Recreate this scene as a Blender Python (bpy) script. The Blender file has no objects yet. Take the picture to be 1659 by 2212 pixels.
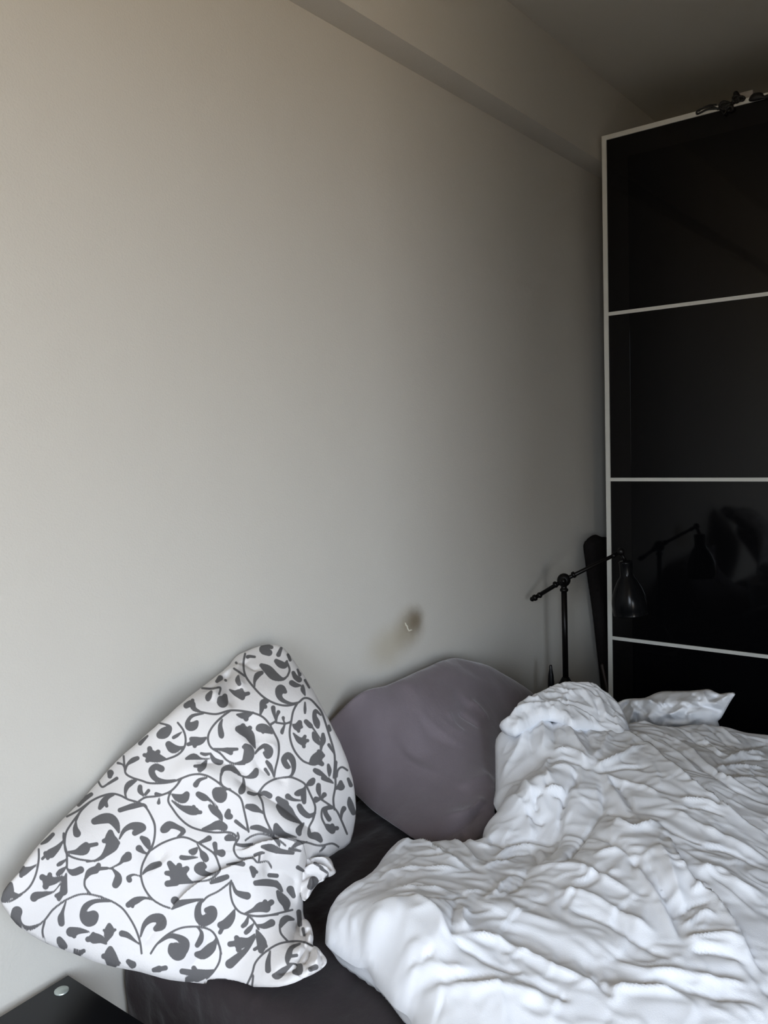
import bpy, bmesh, math, random
import numpy as np
from mathutils import Vector, noise

# ------------------------------------------------------------------ camera
S = bpy.context.scene
COL = S.collection
W, H = 1659, 2212
F_PX = 1781.74
YAW, PITCH, ROLL = 0.91485983, -0.0864564, -0.03575784
CAM = np.array([0.0, 0.0, 1.35])
def cam_axes():
    f = np.array([math.sin(YAW)*math.cos(PITCH), math.cos(YAW)*math.cos(PITCH), math.sin(PITCH)])
    r = np.array([math.cos(YAW), -math.sin(YAW), 0.0]); u = np.cross(r, f)
    rt = math.cos(ROLL)*r + math.sin(ROLL)*u; up = -math.sin(ROLL)*r + math.cos(ROLL)*u
    return rt, up, f
RT, UP, FW = cam_axes()
cd = bpy.data.cameras.new('camera'); cam = bpy.data.objects.new('camera', cd); COL.objects.link(cam)
cd.sensor_fit = 'VERTICAL'; cd.sensor_height = 36.0; cd.sensor_width = 27.0
cd.lens = F_PX/H*36.0; cd.clip_start = 0.02
from mathutils import Matrix
cam.matrix_world = Matrix(((RT[0], UP[0], -FW[0], CAM[0]), (RT[1], UP[1], -FW[1], CAM[1]), (RT[2], UP[2], -FW[2], CAM[2]), (0, 0, 0, 1)))
S.camera = cam

# ------------------------------------------------------------------ world, light, exposure
WX, WY0, WY1, WZ0, WZ1 = -1.50, -1.18, -0.25, 1.0, 2.30      # window opening in the left wall, behind the camera's shoulder
WY = -1.50                                                # the wall behind the camera, with a second, narrow window
VX0, VX1, VZ0, VZ1 = -1.00, -0.10, 0.30, 2.35
S.view_settings.view_transform = 'Standard'; S.view_settings.look = 'None'
S.view_settings.gamma = 1.0; S.view_settings.use_curve_mapping = False
S.view_settings.exposure = 0.23
wd = bpy.data.worlds.new('sky'); S.world = wd; wd.use_nodes = True
nt = wd.node_tree; nt.nodes.clear()
tc = nt.nodes.new('ShaderNodeTexCoord'); sx = nt.nodes.new('ShaderNodeSeparateXYZ'); cr = nt.nodes.new('ShaderNodeValToRGB')
mr = nt.nodes.new('ShaderNodeMapRange'); mr.inputs[1].default_value = -1; mr.inputs[2].default_value = 1
bg = nt.nodes.new('ShaderNodeBackground'); wo = nt.nodes.new('ShaderNodeOutputWorld')
nt.links.new(tc.outputs['Generated'], sx.inputs[0]); nt.links.new(sx.outputs[2], mr.inputs[0]); nt.links.new(mr.outputs[0], cr.inputs[0])
nt.links.new(cr.outputs[0], bg.inputs[0]); nt.links.new(bg.outputs[0], wo.inputs[0])
e = cr.color_ramp.elements
e[0].position = 0.0; e[0].color = (0.27, 0.215, 0.145, 1)
e[1].position = 1.0; e[1].color = (0.80, 0.95, 1.25, 1)
a = e.new(0.47); a.color = (0.32, 0.255, 0.175, 1)
a = e.new(0.53); a.color = (0.84, 0.94, 1.06, 1)
bg.inputs[1].default_value = 17
pl = bpy.data.lights.new('window_portal', 'AREA'); pl.shape = 'RECTANGLE'; pl.size = WZ1-WZ0; pl.size_y = WY1-WY0
pl.cycles.is_portal = True
po = bpy.data.objects.new('window_portal', pl); COL.objects.link(po)
po.location = (WX-0.01, (WY0+WY1)/2, (WZ0+WZ1)/2); po.rotation_euler = (0, math.radians(-90), 0)   # faces +X

pl2 = bpy.data.lights.new('window_portal', 'AREA'); pl2.shape = 'RECTANGLE'; pl2.size = VX1-VX0; pl2.size_y = VZ1-VZ0
pl2.cycles.is_portal = True
po2 = bpy.data.objects.new('window_portal', pl2); COL.objects.link(po2)
po2.location = ((VX0+VX1)/2, WY-0.01, (VZ0+VZ1)/2); po2.rotation_euler = (math.radians(90), 0, 0)   # faces +Y

# ------------------------------------------------------------------ projection helpers (turn a photo point into a point at a known real depth)
def ray(px, py):
    d = FW + RT*((px-W/2)/F_PX) - UP*((py-H/2)/F_PX); return d
def at(px, py, x=None, y=None, z=None):
    d = ray(px, py)
    t = (x-CAM[0])/d[0] if x is not None else ((y-CAM[1])/d[1] if y is not None else (z-CAM[2])/d[2])
    return CAM + d*t
def project(P):
    c = P-CAM; zf = c@FW
    return np.stack([W/2+F_PX*(c@RT)/zf, H/2-F_PX*(c@UP)/zf], -1)

# ------------------------------------------------------------------ materials
def mat(name, col=(0.8, 0.8, 0.8), rough=0.6, metal=0.0, spec=0.5, bump=None, sheen=0, var=None, coat=0):
    m = bpy.data.materials.new(name); m.use_nodes = True
    n = m.node_tree; b = n.nodes['Principled BSDF']
    b.inputs['Base Color'].default_value = (*col, 1); b.inputs['Roughness'].default_value = rough
    b.inputs['Metallic'].default_value = metal; b.inputs['Specular IOR Level'].default_value = spec
    if sheen: b.inputs['Sheen Weight'].default_value = sheen; b.inputs['Sheen Roughness'].default_value = 0.4
    if coat: b.inputs['Coat Weight'].default_value = coat
    if bump or var: t = n.nodes.new('ShaderNodeTexCoord')
    if bump:
        prev = None
        for (sc, st, det, *ty) in bump:
            nz = n.nodes.new('ShaderNodeTexNoise'); nz.inputs['Scale'].default_value = sc; nz.inputs['Detail'].default_value = det
            if ty: nz.noise_type = ty[0]; nz.inputs['Lacunarity'].default_value = 2.1; nz.inputs['Distortion'].default_value = 0.6
            n.links.new(t.outputs['Object'], nz.inputs['Vector'])
            bp = n.nodes.new('ShaderNodeBump'); bp.inputs['Strength'].default_value = 1.0; bp.inputs['Distance'].default_value = st
            n.links.new(nz.outputs['Fac'], bp.inputs['Height'])
            if prev: n.links.new(prev.outputs[0], bp.inputs['Normal'])
            prev = bp
        n.links.new(prev.outputs[0], b.inputs['Normal'])
    if var:
        sc, c2 = var
        nz = n.nodes.new('ShaderNodeTexNoise'); nz.inputs['Scale'].default_value = sc; nz.inputs['Detail'].default_value = 4
        n.links.new(t.outputs['Object'], nz.inputs['Vector'])
        mx = n.nodes.new('ShaderNodeMix'); mx.data_type = 'RGBA'
        mx.inputs['A'].default_value = (*col, 1); mx.inputs['B'].default_value = (*c2, 1)
        rp = n.nodes.new('ShaderNodeMapRange'); rp.inputs[1].default_value = 0.35; rp.inputs[2].default_value = 0.65
        n.links.new(nz.outputs['Fac'], rp.inputs[0]); n.links.new(rp.outputs[0], mx.inputs['Factor'])
        n.links.new(mx.outputs['Result'], b.inputs['Base Color'])
    return m

M_WALL = mat('wall_paint', (0.60, 0.58, 0.53), 0.85, spec=0.25, bump=[(260, 0.0006, 3), (9, 0.002, 2)])
M_CEIL = mat('ceiling_paint', (0.62, 0.60, 0.54), 0.9, spec=0.2, bump=[(200, 0.0006, 3)])
M_FLOOR = mat('floor_wood', (0.20, 0.115, 0.06), 0.4, var=(3, (0.13, 0.07, 0.035)))
M_SHEET = mat('dark_sheet_cotton', (0.032, 0.0255, 0.027), 0.85, spec=0.2, bump=[(600, 0.0006, 2), (25, 0.004, 3)], sheen=0.15)
M_WHITE = mat('white_cotton', (0.79, 0.81, 0.845), 0.75, spec=0.2, bump=[(9, 0.0035, 2, 'RIDGED_MULTIFRACTAL'), (600, 0.0002, 1)])
M_VELVET = mat('mauve_velvet', (0.185, 0.158, 0.174), 0.9, spec=0.1, bump=[(12, 0.005, 4), (400, 0.0006, 1)], sheen=0.55, var=(3.2, (0.125, 0.103, 0.110)))
M_BLACKM = mat('dark_bronze_metal', (0.0035, 0.003, 0.003), 0.35, metal=0.0, spec=0.18)
M_SHADE = mat('satin_black_shade', (0.0045, 0.0048, 0.0055), 0.19, spec=0.16)
M_GLASS = mat('black_glass', (0.0028, 0.0028, 0.0034), 0.05, spec=0.22)
M_BORDER = mat('black_glass_border', (0.0062, 0.0058, 0.0060), 0.08, spec=0.24)
M_ALU = mat('pale_frame', (0.66, 0.66, 0.61), 0.5, spec=0.4)
M_CARC = mat('wardrobe_carcass', (0.03, 0.022, 0.018), 0.5)
M_TABLE = mat('table_black', (0.004, 0.0045, 0.006), 0.12, spec=0.4)
M_CAP = mat('brushed_cap', (0.55, 0.60, 0.56), 0.35, metal=0.6)
M_CABLE = mat('black_cable', (0.004, 0.0035, 0.0035), 0.6)
M_PLUG = mat('white_plastic', (0.32, 0.29, 0.26), 0.5)
M_BAG = mat('charcoal_fabric', (0.010, 0.0085, 0.0085), 0.9, spec=0.1, bump=[(60, 0.002, 3)])
M_BROWN = mat('dark_wood', (0.018, 0.009, 0.006), 0.55)
M_PLAST = mat('white_frame', (0.75, 0.75, 0.73), 0.4)
M_CURT = mat('grey_curtain', (0.20, 0.19, 0.185), 0.9)
M_CHIP = mat('bare_plaster', (0.72, 0.69, 0.58), 0.9)
M_MARK = mat('marker_black', (0.006, 0.006, 0.008), 0.3)
M_PRINT = mat('marker_print', (0.45, 0.47, 0.5), 0.5)

# brown stain, part of the paint, around the chipped spot over the pillows
def stain(m, cx, cz):
    n = m.node_tree; b = n.nodes['Principled BSDF']; t = n.nodes.new('ShaderNodeTexCoord')
    base = tuple(b.inputs['Base Color'].default_value)
    nz = n.nodes.new('ShaderNodeTexNoise'); nz.inputs['Scale'].default_value = 16; nz.inputs['Detail'].default_value = 3
    n.links.new(t.outputs['Object'], nz.inputs['Vector'])
    ad = n.nodes.new('ShaderNodeVectorMath'); ad.operation = 'MULTIPLY_ADD'
    n.links.new(nz.outputs['Color'], ad.inputs[0]); ad.inputs[1].default_value = (0.035, 0, 0.035); n.links.new(t.outputs['Object'], ad.inputs[2])
    last = None
    for (ox, oz, rx, rz, col, amt) in ((0.0, -0.005, 0.098, 0.078, (0.26, 0.20, 0.115, 1), 0.55), (0.026, 0.010, 0.062, 0.050, (0.15, 0.112, 0.062, 1), 0.72), (-0.09, -0.03, 0.13, 0.08, (0.40, 0.34, 0.22, 1), 0.45)):
        sb = n.nodes.new('ShaderNodeVectorMath'); sb.operation = 'SUBTRACT'; n.links.new(ad.outputs[0], sb.inputs[0])
        sb.inputs[1].default_value = (cx+ox+0.0175, 0, cz+oz+0.0175)
        dv = n.nodes.new('ShaderNodeVectorMath'); dv.operation = 'MULTIPLY'; n.links.new(sb.outputs[0], dv.inputs[0]); dv.inputs[1].default_value = (1/rx, 0, 1/rz)
        ln = n.nodes.new('ShaderNodeVectorMath'); ln.operation = 'LENGTH'; n.links.new(dv.outputs[0], ln.inputs[0])
        mp = n.nodes.new('ShaderNodeMapRange'); mp.interpolation_type = 'SMOOTHSTEP'
        mp.inputs[1].default_value = 0.1; mp.inputs[2].default_value = 1.0; mp.inputs[3].default_value = amt; mp.inputs[4].default_value = 0
        n.links.new(ln.outputs['Value'], mp.inputs[0])
        mx = n.nodes.new('ShaderNodeMix'); mx.data_type = 'RGBA'; n.links.new(mp.outputs[0], mx.inputs['Factor'])
        if last: n.links.new(last.outputs['Result'], mx.inputs['A'])
        else: mx.inputs['A'].default_value = base
        mx.inputs['B'].default_value = col; last = mx
    n.links.new(last.outputs['Result'], b.inputs['Base Color'])

# ------------------------------------------------------------------ object helpers
def tag(o, label=None, cat=None, group=None, kind=None):
    if label: o['label'] = label
    if cat: o['category'] = cat
    if group: o['group'] = group
    if kind: o['kind'] = kind
    return o
def thing(name, loc, label, cat, group=None):
    o = bpy.data.objects.new(name, None); COL.objects.link(o); o.location = loc; o.empty_display_size = 0.05
    return tag(o, label, cat, group)
def link(name, me, m, parent=None, smooth=False):
    o = bpy.data.objects.new(name, me); COL.objects.link(o); me.materials.append(m)
    if smooth: me.polygons.foreach_set('use_smooth', [True]*len(me.polygons))
    if parent:
        o.parent = parent
        pm = Vector((0, 0, 0)); q = parent
        while q: pm += q.location; q = q.parent
        o.matrix_parent_inverse = Matrix.Translation(-pm)       # children keep world coordinates
    return o
def from_bm(name, bm, m, parent=None, smooth=False):
    me = bpy.data.meshes.new(name); bm.normal_update(); bm.to_mesh(me); bm.free(); return link(name, me, m, parent, smooth)
def add_box(bm, lo, hi, bev=0.0):
    r = bmesh.ops.create_cube(bm, size=1.0); vs = r['verts']
    for v in vs:
        v.co = Vector([lo[i]+(v.co[i]+0.5)*(hi[i]-lo[i]) for i in range(3)])
    if bev:
        es = list({e for v in vs for e in v.link_edges}); bmesh.ops.bevel(bm, geom=es, offset=bev, segments=2, affect='EDGES', profile=0.6)
def box(name, lo, hi, m, parent=None, bev=0.0):
    bm = bmesh.new(); add_box(bm, lo, hi, bev); return from_bm(name, bm, m, parent)
def add_tube(bm, pts, radii, seg=14, cap=True):
    pts = [Vector(p) for p in pts]; rings = []
    if not hasattr(radii, '__len__'): radii = [radii]*len(pts)
    up = None
    for i, p in enumerate(pts):
        t = (pts[min(i+1, len(pts)-1)]-pts[max(i-1, 0)])
        if t.length < 1e-7: t = Vector((0, 0, 1))
        t.normalize()
        if up is None: up = t.orthogonal().normalized()
        a = (up - t*up.dot(t)).normalized(); up = a; b = t.cross(a)
        rings.append([bm.verts.new(p+(a*math.cos(k*2*math.pi/seg)+b*math.sin(k*2*math.pi/seg))*radii[i]) for k in range(seg)])
    for i in range(len(rings)-1):
        for k in range(seg):
            bm.faces.new((rings[i][k], rings[i][(k+1) % seg], rings[i+1][(k+1) % seg], rings[i+1][k]))
    if cap:
        bm.faces.new(list(reversed(rings[0]))); bm.faces.new(rings[-1])
def tube(name, pts, radii, m, parent=None, seg=14):
    bm = bmesh.new(); add_tube(bm, pts, radii, seg); return from_bm(name, bm, m, parent, True)
def add_lathe(bm, prof, base, axis, seg=32):            # prof: (r, h) along axis from base
    ax = Vector(axis).normalized(); a = ax.orthogonal().normalized(); b = ax.cross(a); base = Vector(base); rings = []
    for r, h in prof:
        rings.append([bm.verts.new(base+ax*h+(a*math.cos(k*2*math.pi/seg)+b*math.sin(k*2*math.pi/seg))*max(r, 1e-5)) for k in range(seg)])
    for i in range(len(rings)-1):
        for k in range(seg):
            bm.faces.new((rings[i][k], rings[i][(k+1) % seg], rings[i+1][(k+1) % seg], rings[i+1][k]))
def lathe(name, prof, base, axis, m, parent=None, seg=32):
    bm = bmesh.new(); add_lathe(bm, prof, base, axis, seg); return from_bm(name, bm, m, parent, True)
def smooth_line(P, n=6, closed=False):
    P = np.asarray(P, float); out = []; N = len(P)
    if N < 3 and not closed: return P
    for i in range(N if closed else N-1):
        if closed: p0, p1, p2, p3 = P[i-1], P[i], P[(i+1) % N], P[(i+2) % N]
        else: p0, p1, p2, p3 = P[max(i-1, 0)], P[i], P[i+1], P[min(i+2, N-1)]
        for k in range(n):
            t = k/n; out.append(0.5*((2*p1)+(-p0+p2)*t+(2*p0-5*p1+4*p2-p3)*t*t+(-p0+3*p1-3*p2+p3)*t**3))
    if not closed: out.append(P[-1])
    return np.array(out)
def poly_dist(Q, L, closed=False):
    """distance, signed side, arc fraction of points Q to polyline L"""
    A = L; B = np.roll(L, -1, 0) if closed else L[1:]; A = A if closed else L[:-1]
    seg = np.linalg.norm(B-A, axis=1); cum = np.concatenate([[0], np.cumsum(seg)]); tot = max(cum[-1], 1e-9)
    best = np.full(len(Q), 1e9); side = np.zeros(len(Q)); frac = np.zeros(len(Q)); near = np.zeros_like(Q)
    for i in range(len(A)):
        ab = B[i]-A[i]; l2 = max(ab@ab, 1e-14); d = Q-A[i]; t = np.clip((d@ab)/l2, 0, 1)
        pr = A[i]+t[:, None]*ab; dd = np.hypot(*(Q-pr).T); m = dd < best
        best[m] = dd[m]; near[m] = pr[m]; frac[m] = (cum[i]+t[m]*seg[i])/tot
        cr_ = ab[0]*d[:, 1]-ab[1]*d[:, 0]; side[m] = np.sign(cr_[m])
    return best, side, frac, near
def inside(Q, L):
    r = np.zeros(len(Q), bool); n = len(L)
    for i in range(n):
        x1, y1 = L[i]; x2, y2 = L[(i+1) % n]
        if y1 == y2: continue
        c = ((y1 > Q[:, 1]) != (y2 > Q[:, 1])) & (Q[:, 0] < (x2-x1)*(Q[:, 1]-y1)/(y2-y1)+x1); r ^= c
    return r
def tps(P, z, lam=1e-4):
    P = np.asarray(P, float); z = np.asarray(z, float); n = len(P)
    def U(d2): return np.where(d2 > 1e-12, d2*np.log(np.maximum(d2, 1e-12)), 0)
    K = U(((P[:, None]-P[None])**2).sum(-1))+lam*np.eye(n); A = np.zeros((n+3, n+3)); A[:n, :n] = K
    A[:n, n] = 1; A[:n, n+1:] = P; A[n:, :n] = A[:n, n:].T
    w = np.linalg.solve(A, np.concatenate([z, np.zeros(3)]))
    def f(Q):
        out = np.empty(len(Q))
        for s in range(0, len(Q), 20000):
            q = Q[s:s+20000]; out[s:s+20000] = U(((q[:, None]-P[None])**2).sum(-1))@w[:n]+w[n]+q@w[n+1:]
        return out
    return f
class Soft:
    """a soft closed body: outline in a real frame (O,u,v,n), front and back sheets sharing the seam, with traced folds"""
    def __init__(s, O, u, n, outline, controls=(), closed_smooth=3, lam=1e-4):
        s.O = np.array(O, float); s.n = np.array(n, float)/np.linalg.norm(n)
        u = np.array(u, float); u = u-s.n*(u@s.n); s.u = u/np.linalg.norm(u); s.v = np.cross(s.n, s.u)
        P = np.array([s.res(p) for p in outline]); C = np.array([s.res(p) for p in controls]) if len(controls) else np.zeros((0, 3))
        loc = s.loc(P); A = np.vstack([loc, s.loc(C)]) if len(C) else loc
        s.w = tps(A[:, :2], A[:, 2], lam); s.out = smooth_line(loc[:, :2], closed_smooth, True); s.hf = None
    def res(s, p):
        if isinstance(p[2], str):
            return {'x': lambda v: at(p[0], p[1], x=v), 'y': lambda v: at(p[0], p[1], y=v), 'z': lambda v: at(p[0], p[1], z=v)}[p[2]](p[3])
        return np.array(p, float)
    def loc(s, P):
        d = P-s.O; return np.stack([d@s.u, d@s.v, d@s.n], -1)
    def world(s, uv, h): return s.O+uv[:, :1]*s.u+uv[:, 1:2]*s.v+np.asarray(h)[:, None]*s.n
    def pick(s, px, py, extra=0.0):
        d = ray(px, py); h = extra
        for _ in range(8):
            t = ((s.O-CAM)@s.n+h)/(d@s.n); P = s.loc((CAM+d*t)[None])[0]; h = 0.5*h+0.5*(float(s.w(P[None, :2])[0])+extra)
        return P[:2]
    def grid(s, sp):
        lo = s.out.min(0)-sp; hi = s.out.max(0)+sp; nx, ny = int((hi[0]-lo[0])/sp)+2, int((hi[1]-lo[1])/sp)+2
        X, Y = np.meshgrid(lo[0]+np.arange(nx)*sp, lo[1]+np.arange(ny)*sp, indexing='ij'); Q = np.stack([X.ravel(), Y.ravel()], -1)
        ins = inside(Q, s.out).reshape(nx, ny); s.shape = (nx, ny)
        cell = ins[:-1, :-1] & ins[1:, :-1] & ins[1:, 1:] & ins[:-1, 1:]
        used = np.zeros((nx, ny), bool); full = np.zeros((nx, ny), int)
        for a in (0, 1):
            for b in (0, 1):
                used[a:nx-1+a, b:ny-1+b] |= cell; full[a:nx-1+a, b:ny-1+b] += cell
        bd = used & (full < 4); idx = -np.ones((nx, ny), int); idx[used] = np.arange(used.sum())
        s.uv = Q.reshape(nx, ny, 2)[used]; s.bd = bd[used]; s.used = used
        _, _, _, near = poly_dist(s.uv[s.bd], s.out, True); s.uv[s.bd] = near
        ci, cj = np.nonzero(cell)
        s.quads = np.stack([idx[ci, cj], idx[ci+1, cj], idx[ci+1, cj+1], idx[ci, cj+1]], -1)
        s.d, _, _, _ = poly_dist(s.uv, s.out, True)
        return s
    def poisson(s, it=900):
        # coarse-to-fine Jacobi on the used mask
        u = s.used & ~np.pad(np.zeros((1, 1), bool), 0)[0, 0]
        inner = np.zeros(s.shape, bool); inner[s.used] = ~s.bd
        f = np.zeros(s.shape); d = np.zeros(s.shape); d[s.used] = s.d; f = d*d.max()
        h2 = 1.0/(max(s.shape)**2)
        f = f/max(f.max(), 1e-9)*0.05
        for _ in range(it):
            g = f.copy(); g[1:-1, 1:-1] = 0.25*(f[2:, 1:-1]+f[:-2, 1:-1]+f[1:-1, 2:]+f[1:-1, :-2]+h2)
            f = np.where(inner, g, 0)
        p = f[s.used]; return np.sqrt(np.clip(p/p.max(), 0, 1))
    def folds(s, lst, extra=0.0, tr=(1, 0, 0)):
        h = np.zeros(len(s.uv)); sc, ox, oy = tr
        for (kind, amp, wd_, pts) in lst:
            L = np.array([s.pick(x/sc+ox, y/sc+oy, extra) for x, y in pts]); L = smooth_line(L, 5)
            lo, hi = L.min(0)-6*wd_, L.max(0)+6*wd_
            m = np.all((s.uv > lo) & (s.uv < hi), 1)
            if not m.any(): continue
            d, sd, fr, _ = poly_dist(s.uv[m], L)
            tp = np.clip(np.minimum(fr, 1-fr)*4+0.15, 0, 1); tp = tp*tp*(3-2*tp)
            if kind == 'r': p = np.exp(-(d/wd_)**2)*0.45+np.exp(-d/(0.75*wd_))*0.55
            elif kind == 'v': p = -(np.exp(-(d/wd_)**2)*0.35+np.exp(-d/(0.6*wd_))*0.65)
            elif kind == 'b': p = np.exp(-(d/wd_)**2)
            elif kind == 'd': p = -np.exp(-(d/wd_)**2)
            elif kind == 's':                       # one side high, sharp drop to the other
                x = d*sd/wd_; p = np.where(x >= 0, np.exp(-x/2.2), -0.75*np.exp(x/0.9))*np.clip(d/0.0015, 0, 1)**0.5
            h[m] += amp*p*tp
        return h
    def build(s, name, front, back, m, parent=None, attr=None, post=None):
        w = s.w(s.uv); nb = ~s.bd; n = len(s.uv)
        Pf = s.world(s.uv, w+front); Pb = s.world(s.uv[nb], (w+back)[nb])
        if post: Pf = post(Pf); Pb = post(Pb)
        bi = np.arange(n); bi[nb] = n+np.arange(nb.sum())
        V = np.vstack([Pf, Pb]); Fq = np.vstack([s.quads, bi[s.quads][:, ::-1]])
        me = bpy.data.meshes.new(name); me.from_pydata(V.tolist(), [], Fq.tolist()); me.update()
        me.polygons.foreach_set('use_smooth', [True]*len(me.polygons))
        s.V = V
        if attr is not None:
            at_ = me.attributes.new('print_distance', 'FLOAT', 'POINT'); at_.data.foreach_set('value', attr(V).astype(np.float32))
        s.me = me
        return link(name, me, m, parent)
def wrinkle(P, sc, amp, seed=0, stretch=(1, 1, 1), ridged=True):
    out = np.empty(len(P)); st = Vector(stretch)
    for i, p in enumerate(P):
        v = Vector((p[0]*st[0]*sc+seed, p[1]*st[1]*sc, p[2]*st[2]*sc)); v += noise.noise_vector(v*0.6)*0.9
        k = noise.noise(v)
        out[i] = (1-abs(k)*2.2) if ridged else k
    return (out-0.4)*amp if ridged else out*amp

# ================================================================== THE ROOM
DX = 2.84           # plane of the wardrobe doors
HY = 1.27           # head wall
BX, RX0, RY0, CZ = 3.46, WX, WY, 2.59
PX0, PY1 = 0.69, -0.25      # edges of the added light-blocking panel, unseen beside the camera
tag(box('floor', (RX0-0.1, RY0-0.1, -0.1), (BX+0.1, HY+0.1, 0), M_FLOOR), kind='structure')
tag(box('ceiling', (RX0-0.1, RY0-0.1, CZ), (BX+0.1, HY+0.1, CZ+0.1), M_CEIL), kind='structure')
M_HEAD = M_WALL.copy(); M_HEAD.name = 'head_wall_paint'
SC = at(884, 1356, y=HY)
stain(M_HEAD, SC[0], SC[2])
hw = tag(box('wall_back', (RX0-0.1, HY, 0), (BX+0.1, HY+0.1, CZ), M_HEAD), kind='structure')
tag(box('wall_right', (BX, RY0-0.1, 0), (BX+0.1, HY, CZ), M_WALL), kind='structure')
bm = bmesh.new()
for lo, hi in (((RX0-0.25, RY0-0.1, 0), (RX0, WY0, CZ)), ((RX0-0.25, WY1, 0), (RX0, HY, CZ)), ((RX0-0.25, WY0, 0), (RX0, WY1, WZ0)), ((RX0-0.25, WY0, WZ1), (RX0, WY1, CZ))): add_box(bm, lo, hi)
tag(from_bm('wall_left', bm, M_WALL), kind='structure')
bm = bmesh.new()
for lo, hi in (((RX0, RY0-0.2, 0), (VX0, RY0, CZ)), ((VX1, RY0-0.2, 0), (BX, RY0, CZ)), ((VX0, RY0-0.2, 0), (VX1, RY0, VZ0)), ((VX0, RY0-0.2, VZ1), (VX1, RY0, CZ))): add_box(bm, lo, hi)
tag(from_bm('wall_front', bm, M_WALL), kind='structure')
tag(box('light_blocker', (PX0, RY0, 1.12), (PX0+0.09, PY1, CZ), M_WALL), kind='structure')  # added out of view to shade the right part of the head wall
tag(box('trim_1', (RX0, 1.189, 2.302), (BX, HY, CZ), M_WALL), 'boxed beam along the top of the head wall', kind='structure')
# window in the left wall
bm = bmesh.new(); xa, xb = WX-0.20, WX-0.14
for lo, hi in (((xa, WY0, WZ0), (xb, WY0+0.06, WZ1)), ((xa, WY1-0.06, WZ0), (xb, WY1, WZ1)), ((xa, WY0, WZ0), (xb, WY1, WZ0+0.06)), ((xa, WY0, WZ1-0.06), (xb, WY1, WZ1)), ((xa, (WY0+WY1)/2-0.03, WZ0), (xb, (WY0+WY1)/2+0.03, WZ1))): add_box(bm, lo, hi)
wf = tag(from_bm('window_1', bm, M_PLAST), kind='structure')
box('window_sill', (WX-0.13, WY0, WZ0-0.0), (WX+0.10, WY1, WZ0+0.025), M_PLAST, wf)
bm = bmesh.new(); ya, yb = WY-0.16, WY-0.10
for lo, hi in (((VX0, ya, VZ0), (VX0+0.05, yb, VZ1)), ((VX1-0.05, ya, VZ0), (VX1, yb, VZ1)), ((VX0, ya, VZ0), (VX1, yb, VZ0+0.05)), ((VX0, ya, VZ1-0.05), (VX1, yb, VZ1))): add_box(bm, lo, hi)
tag(from_bm('window_2', bm, M_PLAST), kind='structure')
# chipped plaster in the stain
bm = bmesh.new()
cp = [(876, 1345), (878, 1345.5), (879, 1349), (882, 1352), (883, 1357), (885.5, 1361), (889, 1359.5), (892, 1361), (887, 1363), (884.5, 1364), (881.5, 1359), (880, 1354), (877.5, 1351)]
vf = [bm.verts.new(at(x-1, y, y=HY-0.0012)) for x, y in cp]; bm.faces.new(vf)
r = bmesh.ops.extrude_face_region(bm, geom=bm.faces[:])
for v in [g for g in r['geom'] if isinstance(g, bmesh.types.BMVert)]: v.co.y += 0.0022
o = from_bm('plaster_chip', bm, M_CHIP, hw); o['label'] = 'pale chipped sliver of plaster in the brown stain'

# ================================================================== WARDROBE
wr = thing('wardrobe', (DX, 0.2, 0), 'tall wardrobe with black glass sliding doors in thin pale frames', 'wardrobe')
Y1, Y0, YM = 1.172, -0.83, 0.17
ZT = 2.36
box('side_panel', (DX+0.03, Y1-0.02, 0.0), (BX-0.01, Y1-0.002, ZT-0.02), M_CARC, wr)
box('side_panel', (DX+0.03, Y0, 0.0), (BX-0.01, Y0+0.018, ZT-0.02), M_CARC, wr)
box('top_panel', (DX+0.03, Y0, ZT-0.025), (BX-0.01, Y1-0.002, ZT-0.005), M_CARC, wr)
box('back_panel', (BX-0.02, Y0+0.02, 0.02), (BX-0.012, Y1-0.022, ZT-0.03), M_CARC, wr)
def dz(px, py): return at(px, py, x=DX)[2]
div = [dz(1311, 679.0), dz(1311, 1035.8), dz(1311, 1376.3)]
ztop = dz(1302, 305)
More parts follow.
